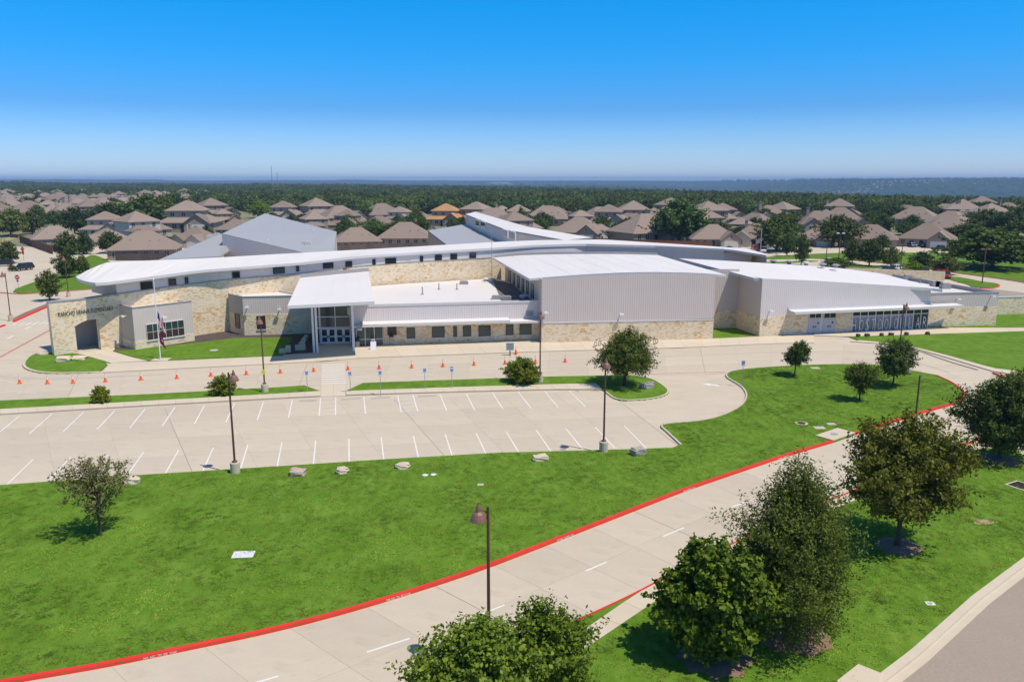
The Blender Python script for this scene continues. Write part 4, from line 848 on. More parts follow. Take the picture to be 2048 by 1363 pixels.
for x0, y0, x1, y1 in ((952.5, 438, 960, 451.5), (963, 441, 972, 456), (1007, 457, 1017, 472), (1020, 460, 1032, 477)):
    a, c = wt.px(x0, (y0 + y1) / 2)[0], wt.px(x1, (y0 + y1) / 2)[0]; z0, z1 = wt.px(x0, y1)[1], wt.px(x0, y0)[1]; fb = MB(); wt.box(fb, a, c, z0, z1, .0, .25); f = fb.build('window', M_WHITE, rw, bx); g = MB(); wt.box(g, a + .25, c - .25, z0 + .25, z1 - .25, .2, .27); g.build('pane', M_GLASSDARK, f)
# ------------------------------------------------------------------ haze
zlow = min(min(v.co.z for v in bpy.data.objects[n].data.vertices) for n in ('ground', 'hills'))
hz = MB(); hz.box(-17900, -264, zlow - 1, 17900, 13700, 62)
hm = bpy.data.materials.new('haze_air'); hm.use_nodes = True; t = hm.node_tree; t.nodes.remove(t.nodes['Principled BSDF'])
pv = t.nodes.new('ShaderNodeVolumePrincipled'); pv.inputs['Color'].default_value = (.42, .63, .92, 1); pv.inputs['Density'].default_value = 1.3e-4; pv.inputs['Anisotropy'].default_value = 0.0
t.links.new(pv.outputs[0], t.nodes['Material Output'].inputs['Volume'])
tag(hz.build('haze', hm), kind='stuff')
# ------------------------------------------------------------------ houses
def hip(b, x0, y0, x1, y1, z, rise, ov=.5, mi=0):
    x0 -= ov; y0 -= ov; x1 += ov; y1 += ov; w, d = x1 - x0, y1 - y0; cx, cy = (x0 + x1) / 2, (y0 + y1) / 2; z -= ov * .4
    if w >= d: r0, r1 = (x0 + d / 2, cy), (x1 - d / 2 + .01, cy)
    else: r0, r1 = (cx, y0 + w / 2), (cx, y1 - w / 2 + .01)
    e = [(x0, y0, z), (x1, y0, z), (x1, y1, z), (x0, y1, z)]; A = (*r0, z + rise); B = (*r1, z + rise)
    if w >= d: fs = [[e[0], e[1], B, A], [e[1], e[2], B], [e[2], e[3], A, B], [e[3], e[0], A]]
    else: fs = [[e[0], e[1], A], [e[1], e[2], B, A], [e[2], e[3], B], [e[3], e[0], A, B]]
    for f in fs: b.face(f, mi)
    for i in range(4): p, q = e[i], e[(i + 1) % 4]; b.face([(p[0], p[1], z - .22), (q[0], q[1], z - .22), q, p], mi)
    b.face([(p[0], p[1], z - .22) for p in e[::-1]], mi)
def gable(b, wb, x0, y0, x1, y1, z, rise, ov=.4):
    """ridge runs front to back; the gable faces -Y"""
    cx = (x0 + x1) / 2; X0, X1 = x0 - ov, x1 + ov; k = rise / ((x1 - x0) / 2); ze = z - ov * k; yf = y0 - ov; t = .18
    A, B, C = (X0, yf, ze), (cx, yf, z + rise), (X1, yf, ze); D, E, G = (X0, y1, ze), (cx, y1, z + rise), (X1, y1, ze)
    b.face([A, B, E, D][::-1]); b.face([B, C, G, E][::-1])
    for p, q in ((A, B), (B, C)): b.face([(p[0], p[1], p[2] - t), (q[0], q[1], q[2] - t), q, p])
    for p, q in ((D, A), (C, G)): b.face([(p[0], p[1], p[2] - t), (q[0], q[1], q[2] - t), q, p])
    b.face([(A[0], A[1], A[2] - t), (D[0], D[1], D[2] - t), (E[0], E[1], E[2] - t), (B[0], B[1], B[2] - t)]); b.face([(B[0], B[1], B[2] - t), (E[0], E[1], E[2] - t), (G[0], G[1], G[2] - t), (C[0], C[1], C[2] - t)])
    wb.face([(x0, y0, z), (x1, y0, z), (cx, y0, z + rise - .1)])
HM = {}
def hmesh(key, fill, mats):
    if key not in HM: b = MB(); fill(b); HM[key] = b.mesh(key.split(':')[0], mats)
    return HM[key]
WINM = hmesh('window', lambda b: (b.box(-.06, -.05, -.06, 1.26, .02, 0), b.box(-.06, -.05, 1.5, 1.26, .02, 1.56), b.box(-.06, -.05, 0, 0, .02, 1.5), b.box(1.2, -.05, 0, 1.26, .02, 1.5), b.box(.57, -.045, 0, .63, .02, 1.5)), M_HTRIM)
PANEM = hmesh('pane', lambda b: b.box(0, -.02, 0, 1.2, .02, 1.5), M_HGLASS)
def garage_fill(b):
    for k in range(4): b.box(0, -.05, k * .6, 4.9, .02, k * .6 + .57)
GARM = hmesh('garage_door', garage_fill, M_HTRIM)
DOORM = hmesh('door', lambda b: b.box(0, -.06, 0, 1.1, .02, 2.3), mat('dark_door', (.045, .03, .025), .6, .1, 2))
VENTM = hmesh('roof_vent', lambda b: b.box(-.2, -.2, -.3, .2, .2, .45), M_GTRIM)
CHIM = hmesh('chimney', lambda b: (b.box(-.5, -.5, -1.5, .5, .5, 1.2), b.box(-.6, -.6, 1.2, .6, .6, 1.35)), M_BRICK)
def win(h, x, y, z, rz=0, sx=1, sz=1):
    w = mob('window', WINM, h, (x, y, z), rz, (sx, 1, sz)); mob('pane', PANEM, w); return w
def house(kind, roofm=None, wallm=None):
    rm = roofm or M_BRICKROOF; wm = wallm or (M_SIDING if kind == 3 else M_BRICK); tg = f'{kind}{rm.name}{wm.name}'
    h = empty('house')
    def P(nm, key, fill, m): return mob(nm, hmesh(nm + ':' + key + tg, fill, m), h)
    if kind == 0:
        P('wall', 'a', lambda b: b.box(-8.5, 0, 0, 8.5, 14, 3), wm); P('roof', 'a', lambda b: hip(b, -8.5, 0, 8.5, 14, 3, 5.2), rm)
        wb = MB(); gb = MB(); wb.box(1, -4, 0, 8, 0, 3); gable(gb, wb, 1, -4, 8, 4, 3, 2.9)
        P('wall', 'b', lambda b: b.__dict__.update(wb.__dict__), wm); P('roof', 'b', lambda b: b.__dict__.update(gb.__dict__), rm)
        mob('garage_door', GARM, h, (2.05, -4.0, 0.02)); mob('door', DOORM, h, (-1.6, 0, 0))
        for x in (-7.2, -4.6): win(h, x, 0, .9)
        win(h, 4.1, -4, 3.5, 0, .6, .7)
    elif kind == 1:
        P('wall', 'a', lambda b: b.box(-7.5, 0, 0, 7.5, 13, 3), wm); P('roof', 'a', lambda b: hip(b, -7.5, 0, 7.5, 13, 3, 3.6), rm)
        P('wall', 'b', lambda b: b.box(-5.5, 2.2, 3, 4.0, 11, 6.4), wm); P('roof', 'b', lambda b: hip(b, -5.5, 2.2, 4.0, 11, 6.4, 2.9), rm)
        wb = MB(); gb = MB(); wb.box(.4, -3.5, 0, 7, 0, 3); gable(gb, wb, .4, -3.5, 7, 3.5, 3, 2.5)
        P('wall', 'c', lambda b: b.__dict__.update(wb.__dict__), wm); P('roof', 'c', lambda b: b.__dict__.update(gb.__dict__), rm)
        mob('garage_door', GARM, h, (1.2, -3.5, 0.02)); mob('door', DOORM, h, (-1.4, 0, 0)); win(h, -6, 0, .9); win(h, -3.6, 0, .9)
        for x in (-4.4, -1.4, 1.8): win(h, x, 2.2, 4.4, 0, .9, .8)
    elif kind == 2:
        P('wall', 'a', lambda b: b.box(-8.5, 0, 0, 8.5, 13, 3), wm); P('roof', 'a', lambda b: hip(b, -8.5, 0, 8.5, 13, 3, 5.0), rm)
        P('wall', 'b', lambda b: b.box(-8.0, 13, 0, -1.5, 18, 3), wm); P('roof', 'b', lambda b: hip(b, -8.0, 9.5, -1.5, 18, 3.02, 2.8), rm)
        for x in (-7.3, -4.9, -2.2, .5, 3.2, 5.8): win(h, x, 0, .8)
        for y in (2, 6, 10): win(h, 8.5, y, .9, math.pi / 2); win(h, -8.5, y + 1.2, .9, -math.pi / 2)
        for x, y in ((-3, 3.0), (2, 2.6), (4.4, 2.8)): mob('roof_vent', VENTM, h, (x, y, 3 + y * .72))
    elif kind == 3:
        P('wall', 'a', lambda b: b.box(-7, 0, 0, 7, 12, 3), wm); P('roof', 'a', lambda b: hip(b, -7, 0, 7, 12, 3, 4.8), rm)
        for nm, x0, x1, y0, r in (('b', -6.6, -.6, -2.6, 2.3), ('c', 1.2, 6.8, -4.2, 2.3)):
            wb = MB(); gb = MB(); wb.box(x0, y0, 0, x1, 0, 3); gable(gb, wb, x0, y0, x1, 3.6, 3, r)
            P('wall', nm, lambda b, wb=wb: b.__dict__.update(wb.__dict__), wm); P('roof', nm, lambda b, gb=gb: b.__dict__.update(gb.__dict__), rm)
        mob('garage_door', GARM, h, (1.55, -4.2, .02)); win(h, -5.0, -2.6, .8, 0, 1.5); mob('door', DOORM, h, (-.4, 0, 0)); mob('chimney', CHIM, h, (-3, 7, 7.4))
    else:
        P('wall', 'a', lambda b: b.box(-5.5, 0, 0, 5.5, 11, 6.2), wm); P('roof', 'a', lambda b: hip(b, -5.5, 0, 5.5, 11, 6.2, 3.6), rm)
        P('wall', 'b', lambda b: b.box(-6.8, -4.5, 0, 3, -.003, 3), wm); P('roof', 'b', lambda b: hip(b, -6.8, -4.5, 3, 1, 3, 2.0), rm)
        P('wall', 'c', lambda b: b.box(5.503, 1, 0, 10, 9, 3), wm); P('roof', 'c', lambda b: hip(b, 4, 1, 10, 9, 3, 2.4), rm)
        mob('garage_door', GARM, h, (-6.2, -4.5, .02)); mob('door', DOORM, h, (.6, -4.5, .02))
        for x in (-4.6, -1.2, 2.6): win(h, x, 0, 4.0)
        win(h, 6.8, 1, .9)
    return h
HW = {0: 17.5, 1: 15.5, 2: 17.5, 3: 14.5, 4: 16.8}
PROTO = {}
def put_house(kind, px_, py_, wpx_, rot, label, group=None, roofm=None, wallm=None, depth=0.0):
    key = (kind, roofm.name if roofm else '', wallm.name if wallm else '')
    p = at(px_, py_); p.z = 0.0
    if key in PROTO: h = copy_tree(PROTO[key])
    else: h = house(kind, roofm, wallm); PROTO[key] = h
    s = wpx_ * mpp(p.y) / HW[kind]; s = max(.75, min(1.6, s * 1.06)); h.scale = (s, s, s * .95)
    h.location = p; h.rotation_euler = (0, 0, math.radians(rot) + math.atan2(-p.x, p.y) * .9); tag(h, label, 'house', group); return h
NEAR = [ # kind, x, y, width, turn, label
 (2, 116, 491, 84, 8, 'tan brick house with a huge plain hip roof behind the long brown fence at left'),
 (0, 186, 492, 56, -58, 'single storey house whose pale garage faces the trees beside the left lawn'),
 (1, 205, 474, 84, -18, 'two storey house with blue grey gable behind two dark green trees at left'),
 (2, 284, 519, 122, -8, 'brown hip roofed corner house with a row of windows over a dark fence'),
 (4, 292, 476, 92, 30, 'tall grey sided house with stepped gables behind the hip roofed corner house'),
 (1, 372, 464, 104, -12, 'wide two storey house with joined roof peaks above the grey school wing'),
 (3, 378, 494, 72, -28, 'low house with a cream garage gable beside the left edge of the grey school roof'),
 (2, 465, 470, 66, -20, 'low hipped house tucked right behind the grey school wing peak on its left'),
 (1, 455, 448, 50, 14, 'small distant house between the woods and the grey wing peak'),
 (4, 634, 462, 66, 16, 'two storey house with steep roof just right of the grey wing peak'),
 (1, 688, 458, 64, -22, 'two storey house with dark side wall and front gable left of centre'),
 (2, 716, 498, 92, 4, 'large brown house with sweeping roof behind the school ridge and a dark fence'),
 (2, 808, 493, 104, -5, 'long brown roofed house behind the dark fence left of the brick wing end'),
 (0, 772, 468, 76, 24, 'brown house with a small front gable behind the fenced pair of houses'),
 (1, 794, 448, 58, -20, 'blue grey two storey house with a pointed hip roof near the woods'),
 (3, 848, 470, 48, 12, 'grey two gabled house in front of the orange roofed house'),
 (2, 838, 444, 46, 0, 'small brown hip roof left of the orange roofed house'),
 (1, 888, 452, 74, -14, 'house with bright orange roof at the edge of the woods'),
 (2, 992, 462, 100, 8, 'long brown roof partly hidden behind the raised clerestory roof'),
 (3, 1014, 440, 52, 26, 'brick gabled house with a white vent cap on its peak'),
 (2, 1092, 452, 88, -5, 'wide low brown house between two round trees right of the clerestory'),
 (0, 1150, 481, 98, -12, 'brown house with grey gable right behind the curved white school roof'),
 (1, 1172, 458, 62, 18, 'two storey brown house with broad hip roof behind the grey gabled one'),
 (1, 1215, 455, 76, -10, 'tallest brown house with a high triangular roof near the centre woods'),
 (4, 1270, 450, 84, 8, 'house with a rounded double roof beside the tallest brown house'),
 (3, 1212, 480, 58, 30, 'house with a cream stone gable and arched windows above a driveway'),
 (2, 1290, 484, 66, 10, 'low house with white roof vents left of the huge dark tree'),
 (1, 1310, 446, 50, 0, 'brown house half hidden behind the huge dark tree'),
 (0, 1432, 493, 92, 10, 'dark brown house with grey garage and white bay window by the red truck'),
 (3, 1506, 493, 84, -6, 'steep roofed house with pink brick entrance gables beside the red truck'),
 (1, 1433, 462, 64, 16, 'brown house with a tall pyramid roof right of the huge dark tree'),
 (4, 1476, 470, 60, -14, 'brown two storey house between two bushy trees behind the pink brick house'),
 (2, 1573, 446, 40, 0, 'small house peak showing between trees at the wood edge'),
 (0, 1626, 491, 68, -12, 'stone house with arched porch and grey green garage door'),
 (4, 1656, 462, 74, 12, 'two storey house with a pinkish double hip roof before the woods'),
 (2, 1738, 494, 96, -4, 'big house with dark brown roof and tan side wall behind street trees'),
 (0, 1848, 494, 98, -8, 'pale stone house with two blue cars before its garage'),
 (2, 1895, 474, 88, 4, 'long low brown roof behind the pale stone house'),
 (2, 1822, 452, 84, -16, 'brown roofed house half behind dark trees left of the pale stone house'),
 (4, 1926, 452, 92, 6, 'two storey house with pinkish roof and white upper window at right'),
 (1, 2042, 446, 60, 0, 'house cut off by the right edge among dark trees'),
]
for k, x, y, w, r, lab in NEAR:
    put_house(k, x, y, w, r, lab, None, M_ORROOF if 'bright orange' in lab else None, M_SIDING if 'blue grey' in lab or 'grey sided' in lab else None)
put_house(2, 395, 434, 60, 0, 'house with a dull red roof against the trees at left', None, M_REDROOF)
put_house(2, 1467, 417, 18, 0, 'far house with an orange brick end among trees', None, M_ORROOF)
r4 = random.Random(17); SEEN = {}
FORM = {0: 'gable fronted', 1: 'two storey', 2: 'plain hip roofed', 3: 'double gabled', 4: 'tall narrow'}
def nearest_house(x): q = min(NEAR, key=lambda n_: abs(n_[1] - x)); return ' '.join(q[5].split()[:5]).rstrip(','), q[1]
def uniq(l):
    SEEN[l] = SEEN.get(l, 0) + 1
    return l if SEEN[l] == 1 else l + ', ' + {2: 'farther back', 3: 'third one'}.get(SEEN[l], ords[min(SEEN[l] - 1, 19)] + ' one')
SHORT = {}
for n_ in NEAR:
    w_ = n_[5].split()
    for stop in ('with', 'behind', 'beside', 'by', 'before', 'between', 'among', 'right', 'left', 'in', 'near', 'tucked', 'partly', 'half', 'cut', 'whose', 'showing', 'over', 'above'):
        if stop in w_[2:]: w_ = w_[:2 + w_[2:].index(stop)]
    SHORT[n_[5]] = ' '.join(w_[:6])
def by_house(x, words):
    q = min(NEAR, key=lambda n_: abs(n_[1] - x)); s_ = SHORT[q[5]]
    return uniq(words + ' ' + s_)
def back_label(k, x): return by_house(x, FORM[k] + ' house in back rows behind the')
for y, x0, x1 in ((449, 430, 980), (441, 440, 900), (470, 1040, 1330), (463, 1380, 1800), (453, 1040, 2040), (445, 1120, 2040), (439, 1200, 1640), (484, 1318, 1400), (478, 1560, 1600), (470, 1690, 1790), (464, 1880, 2040), (437, 1680, 2040)):
    x = x0
    while x < x1:
        w_ = 17.5 / mpp(at(x, y).y) * r4.uniform(.95, 1.2)
        if r4.random() < .75: r4_k = r4.choice((0, 1, 2, 3, 4, 1)); put_house(r4_k, x, y + r4.uniform(-2, 2), w_, r4.uniform(-35, 35), back_label(r4_k, x), 'houses in the back rows before the woods')
        x += w_ * r4.uniform(1.15, 1.9)
# the crowded estate farther off on the left
r2 = random.Random(11); n_est = 0; used = []
ky = 470.0
for row, y in enumerate((452, 443, 435, 428, 421.5, 415.5, 410, 405, 400.5, 397)):
    Y = at(500, y).y; wpx_ = 17.5 / mpp(Y); x = -40 + r2.random() * 20
    n_row = 0; xmax = 150 if row < 2 else (235 if row < 5 else 350 + row * 6)
    while x < xmax:
        if x < -30: x += 5; continue
        if not (row < 2 and 60 < x < 170 and row == 0):
            put_house(r2.choice((0, 1, 2, 3, 4, 2)), x, y + r2.uniform(-1.5, 1.5), wpx_ * r2.uniform(.9, 1.15), r2.uniform(-40, 40), uniq(f'brown roofed house in {ords[row]} row of the far left estate, {ords[min(19, n_row)]} from left'), 'houses of the crowded far estate'); n_est += 1; n_row += 1
        x += wpx_ * r2.uniform(1.12, 1.4)
for x, y in ((330, 404), (372, 403), (400, 402), (415, 398)): put_house(1, x, y, 30, r2.uniform(-20, 20), 'pale far house standing among the trees past the estate', 'pale far houses among the trees')
# pale sheds and a water tank on the far left
for i, (x, y, w, h_, lab) in enumerate(((60, 381.5, 34, 4.5, 'long low shed with shining white roof beyond the estate'), (96, 381, 26, 4.5, 'shorter white roofed shed standing right of the long shed'), (28, 376, 44, 7, 'pale flat roofed building among trees at the far left edge'), (32, 370, 20, 5, 'small white roofed building behind the pale flat roofed one'))):
    p = at(x, y); q = empty('warehouse', p); W_ = w * mpp(p.y); b = MB(); b.box(-W_ / 2, 0, -.5, W_ / 2, 30, h_); b.build('wall', M_HTRIM, q); b = MB(); b.box(-W_ / 2 - .5, -.5, h_ + .003, W_ / 2 + .5, 30.5, h_ + .7); b.build('roof', M_ROOF, q); tag(q, lab, 'building')
def mast(x, ytop, Y, lab):
    X = (x - 1024) / F * (Y * CP + 20 * SP); z = zat(ytop, Y); b = MB(); g = hgt(X, Y)
    b.tube([(0, 0, 0), (0, 0, z - g)], [.9, .45], 4)
    for k in range(6): zz_ = (z - g) * (k + 1) / 7; b.box(-1.2, -.2, zz_, 1.2, .2, zz_ + .5)
    o = b.build('radio_mast', M_GTRIM, None, (X, Y, g)); tag(o, lab, 'mast')
mast(545, 331, 1900, 'taller thin radio mast on the horizon'); mast(556, 344, 1900, 'shorter radio mast right of the taller one'); mast(201, 375, 1300, 'white pole above the estate roofs')
# scattered far buildings on the blue hills
hb = MB(); r3 = random.Random(5); Z = Vector((0, 0, 1))
def far_box(X, Y, s): z = hgt(X, Y); hb.box(X - s, Y - s * .6, z - 3, X + s, Y + s * .6, z + s * .7)
for i in range(260):
    px_ = r3.gauss(1720, 110) if i < 210 else r3.uniform(900, 2060); Y = r3.uniform(4300, 4850) if i < 210 else r3.uniform(4000, 7500)
    X = (px_ - 1024) / 1632 * Y; far_box(X, Y, r3.uniform(3, 6.5) if i < 300 else r3.uniform(5, 12))
for i in range(46): Y = r3.uniform(2900, 3050); X = (r3.gauss(1528, 12) - 1024) / 1632 * Y; far_box(X, Y, r3.uniform(5, 12))
for i in range(40): Y = r3.uniform(4300, 4400); X = (r3.uniform(1585, 1640) - 1024) / 1632 * Y; far_box(X, Y, r3.uniform(8, 14))
for i in range(26): Y = r3.uniform(6400, 6600); X = (r3.gauss(1005, 12) - 1024) / 1632 * Y; far_box(X, Y, r3.uniform(12, 24))
tag(hb.build('far_buildings', mat('far_cream', (.55, .46, .40), .9, .2, .01)), kind='stuff')
# ------------------------------------------------------------------ fences
def fence(pa, pb, h, m, label, step=2.4):
    a, b_ = at(*pa), at(*pb); L = (b_ - a).length; d = (b_ - a) / L; n = max(1, round(L / step)); s = L / n
    o = empty('wooden_fence', a, math.atan2(d.y, d.x)); tag(o, label, 'fence')
    b = MB(); k = int(s / .3)
    for i in range(k): b.box(.06 + (s - .12) * i / k, -.02, .03, .06 + (s - .12) * (i + 1) / k - .02, .02, h - .03 * (i % 2))
    b.box(.05, .021, .4, s - .05, .07, .5); b.box(.05, .021, h - .5, s - .05, .07, h - .4)
    pm = b.mesh('panel', m); b = MB(); b.box(-.06, -.06, 0, .06, .06, h + .08); pom = b.mesh('post', m)
    for i in range(n): mob('panel', pm, o, (i * s, 0, 0))
    for i in range(n + 1): mob('post', pom, o, (i * s, 0, 0))
    return o
fence((40, 484), (106, 508), 2.4, M_FENCE, 'long brown plank fence beside the street at far left')
fence((20, 475), (37, 476), 1.2, M_FENCE, 'short low brown fence panel by the far left street')
fence((232, 521), (334, 521), 2.0, M_GFENCE, 'dark weathered fence in front of the brown hip roofed corner house')
fence((78, 499), (122, 505), 1.9, M_GFENCE, 'grey fence under the porch of the tan brick house')
fence((668, 502), (868, 496), 2.0, M_GFENCE, 'dark fence running behind the white school ridge at centre left')
fence((1180, 487), (1424, 496), 2.0, mat('red_cedar', (.30, .115, .06), .95, .15, 2), 'reddish cedar fence behind the curved end of the white roof')
fence((45, 465), (70, 466), 2.0, M_FENCE, 'brown side fence under the big round trees at far left')
# ------------------------------------------------------------------ trees
def quads_mesh(name, P, m):
    """P: array (n,4,3) of leaf corners"""
    n = len(P); me = bpy.data.meshes.new(name); me.vertices.add(n * 4); me.vertices.foreach_set('co', P.reshape(-1).astype(np.float32))
    me.loops.add(n * 4); me.loops.foreach_set('vertex_index', np.arange(n * 4, dtype=np.int32))
    me.polygons.add(n); me.polygons.foreach_set('loop_start', np.arange(0, n * 4, 4, dtype=np.int32)); me.polygons.foreach_set('loop_total', np.full(n, 4, dtype=np.int32))
    me.materials.append(m); me.update(calc_edges=True); return me
def crown(seed, n_clu, per, prof, H0, H1, R, leaf, spread, shell=.55, lobes=.16, stray=.06, up=.5, aspect=.55, lean=(0, 0), flat_=1.0, sub=0):
    """leaf quads gathered in twig clusters inside a crown of revolution with an uneven outline; prof = radius by height"""
    g = np.random.default_rng(seed); hs_ = np.array([p[0] for p in prof]); rs = np.array([p[1] for p in prof])
    w = np.interp(np.linspace(0, 1, 60), hs_, rs) ** 1.6 + .02; c = np.cumsum(w); c /= c[-1]
    h = np.interp(g.random(n_clu), c, np.linspace(0, 1, 60)); a = g.random(n_clu) * 2 * np.pi
    ph = g.random(6) * 6.28
    lob = 1 + lobes * (np.sin(2 * a + ph[0] + 3 * h) + .8 * np.sin(3 * a + ph[1] - 5 * h) + .7 * np.sin(5 * a + ph[2] + 9 * h) + .6 * np.sin(7 * h * 3 + ph[3]))
    rf = shell + (1 - shell) * g.random(n_clu) ** .6; rf = np.where(g.random(n_clu) < .22, g.random(n_clu) * shell, rf)
    rf = rf + (g.random(n_clu) < stray * 1.5) * g.random(n_clu) * .36
    r = np.interp(h, hs_, rs) * R * rf * lob
    z = H0 + (H1 - H0) * h + g.normal(0, .02, n_clu) * (H1 - H0)
    C = np.stack([r * np.cos(a) + lean[0] * h, r * np.sin(a) + lean[1] * h, z], 1)
    out = C / 1.0 - np.array([0, 0, H0 + (H1 - H0) * .35]); out /= np.linalg.norm(out, axis=1, keepdims=True) + 1e-6
    # leaves along short twigs that point outward
    N = n_clu * per; ci = np.repeat(np.arange(n_clu), per); t = g.random(N)
    tw = out[ci] * (t[:, None] - .5) * spread * 2.6
    Q = C[ci] + tw + g.normal(0, 1, (N, 3)) * spread * .30 * np.array([1, 1, flat_])
    nrm = g.normal(0, 1, (N, 3)) + out[ci] * .9 + np.array([0, 0, up]); nrm /= np.linalg.norm(nrm, axis=1, keepdims=True)
    ax = np.cross(nrm, g.normal(0, 1, (N, 3))); ax /= np.linalg.norm(ax, axis=1, keepdims=True); bx = np.cross(nrm, ax)
    L = leaf * (.6 + .8 * g.random(N))[:, None]
    P = np.stack([Q - ax * L * .5, Q + bx * L * aspect * .5, Q + ax * L * .5, Q - bx * L * aspect * .5], 1)
    return P, C
def trunk_mesh(name, C, H0, H1, r0, seed, nl=14, lean=(0, 0), stems=1):
    b = MB(); g = random.Random(seed); hb = H0 + (H1 - H0) * .55
    for s in range(stems):
        dx, dy = (0, 0) if stems == 1 else (g.uniform(-.35, .35) * r0 * 8, g.uniform(-.35, .35) * r0 * 8)
        pth = [(dx * k * .6 + lean[0] * k * .3 + g.uniform(-.04, .04), dy * k * .6 + lean[1] * k * .3 + g.uniform(-.04, .04), -.1 + hb * k) for k in (0, .25, .5, .75, 1)]
        b.tube(pth, [r0 * 1.35, r0, r0 * .86, r0 * .6, r0 * .25], 8)
    idx = list(range(len(C))); g.shuffle(idx)
    for i in idx[:nl]:
        q = C[i]; z0 = max(H0 * .75, min(hb * .9, q[2] * .55)); k = z0 / hb
        b.tube([(lean[0] * k * .3, lean[1] * k * .3, z0), (q[0] * .45, q[1] * .45, z0 + (q[2] - z0) * .45), tuple(q)], [r0 * .42, r0 * .22, r0 * .06], 5, cap=False)
    return b.mesh(name, M_TRUNK)
OVAL = [(0, .35), (.12, .72), (.3, .98), (.5, 1.0), (.7, .84), (.88, .5), (1, .1)]
ROUND = [(0, .5), (.15, .85), (.35, 1), (.6, .95), (.8, .7), (.93, .38), (1, .12)]
CONE = [(0, .55), (.1, .9), (.25, 1), (.5, .78), (.75, .45), (.92, .18), (1, .05)]
VASE = [(0, .16), (.2, .42), (.45, .82), (.68, 1.0), (.85, .86), (.96, .45), (1, .15)]
SPREAD = [(0, .75), (.2, 1), (.45, .95), (.7, .72), (.88, .42), (1, .1)]
LM = {
 'maple': leaf_mat('maple_leaf', (.050, .100, .008), (.205, .270, .022), .32),
 'oak': leaf_mat('oak_leaf', (.048, .078, .008), (.170, .205, .030), .33),
 'gold': leaf_mat('golden_leaf', (.062, .082, .008), (.215, .210, .026), .33),
 'olive': leaf_mat('olive_leaf', (.095, .098, .026), (.290, .265, .095), .3),
 'dark': leaf_mat('dark_leaf', (.040, .070, .010), (.140, .185, .036), .33),
 'lime': leaf_mat('lime_leaf', (.095, .160, .012), (.270, .340, .040), .34),
 'shrub': leaf_mat('shrub_leaf', (.085, .130, .010), (.330, .350, .030), .35),
 'town': leaf_mat('town_leaf', (.036, .066, .010), (.140, .185, .042), .28, .38),
}
DENS = {'olive': 1.25, 'maple': 1.5, 'oak': 1.45, 'dark': 1.5, 'gold': 1.5, 'lime': 1.5, 'shrub': 1.6}; LEAF = {'olive': 1.05, 'maple': 1.1, 'oak': 1.2, 'dark': 1.2, 'gold': 1.2, 'lime': 1.15, 'shrub': 1.25}
def tree(name, label, cat, pos, kind, prof, H0, H1, R, n_clu, per, leaf, spread, r0, seed, group=None, mulch=0, **k):
    lean = k.get('lean', (0, 0)); stems = k.pop('stems', 1); nl = k.pop('nl', 16)
    P, C = crown(seed, int(n_clu * 1.5), int(per * DENS.get(kind, 1.5)), prof, H0, H1, R, leaf * LEAF.get(kind, 1.25), spread, **k)
    o = empty(name, pos); tag(o, label, cat, group)
    mob('crown', quads_mesh('crown', P, LM[kind]), o); mob('trunk', trunk_mesh('trunk', C, H0, H1, r0, seed, nl, lean, stems), o)
    if mulch:
        b = MB(); g = random.Random(seed); n = 18
        rr = [mulch * (1 + .12 * math.sin(3 * i + seed) + g.uniform(-.05, .05)) for i in range(n)]
        ring = [(rr[i] * math.cos(6.283 * i / n), rr[i] * math.sin(6.283 * i / n), .01) for i in range(n)]; ins = [(p[0] * .6, p[1] * .6, .10) for p in ring]
        for i in range(n): j = (i + 1) % n; b.face([ring[i], ring[j], ins[j], ins[i]])
        b.face(ins); mo = b.build('mulch_bed', M_MULCH2, None, (pos[0], pos[1], pos[2])); tag(mo, 'dark bark mulch ring under the ' + ' '.join(label.split(' beside')[0].split(' at ')[0].split(' with ')[0].split(' over ')[0].split()[:7]), 'mulch bed')
    return o
def tpos(x, y, z=.12): p = at(x, y, z); return (p.x, p.y, z)
def mp_(x, y): p = at(x, y); return mpp(p.y)
G = 'young trees on the school lawns'
tree('young_oak', 'sparse olive young tree standing alone on the big front lawn', 'tree', tpos(202, 1070), 'olive', VASE, 1.15, 4.95, 1.85, 260, 12, .15, .22, .085, 3, G, lean=(-.35, .1), nl=40, shell=.35, stray=.12)
tree('live_oak', 'wide dark oak with drooping sprays beside the rock at the parking island', 'tree', tpos(1248, 770), 'oak', SPREAD, 1.75, 6.0, 2.75, 620, 16, .20, .42, .16, 5, G, lean=(.5, .2), aspect=.4, stray=.14)
tree('young_oak', 'small leaning round tree near the wheelchair sign by the school drive', 'tree', tpos(1588, 752), 'dark', ROUND, 1.45, 4.0, 1.22, 330, 14, .13, .2, .07, 7, G, lean=(.55, 0), stray=.1)
tree('young_oak', 'small flaring many stemmed tree in the middle of the loop lawn', 'tree', tpos(1719, 801), 'oak', VASE, .75, 3.8, 1.4, 380, 14, .12, .2, .05, 9, G, stems=4, stray=.12)
tree('young_oak', 'two lobed dark tree at the far edge of the loop lawn', 'tree', tpos(1785, 772), 'dark', ROUND, 1.5, 5.2, 1.8, 520, 15, .14, .25, .09, 11, G, lean=(.3, 0), lobes=.22, stray=.12)
tree('golden_oak', 'bronze tinged full tree with bare trunk between the drive and the street', 'tree', tpos(1795, 1092), 'gold', ROUND, 2.4, 8.1, 2.7, 900, 20, .18, .42, .15, 13, None, 1.35, lobes=.27, stray=.16)
tree('fine_leaved_oak', 'tall dark fine leaved oak with drooping sides beside the bright maple', 'tree', tpos(1577, 1262), 'oak', [(0, .62), (.15, .92), (.35, 1.0), (.6, .9), (.8, .62), (.93, .32), (1, .08)], .95, 8.5, 2.4, 1300, 26, .13, .46, .17, 17, None, 2.0, aspect=.4, lobes=.28, stray=.2)
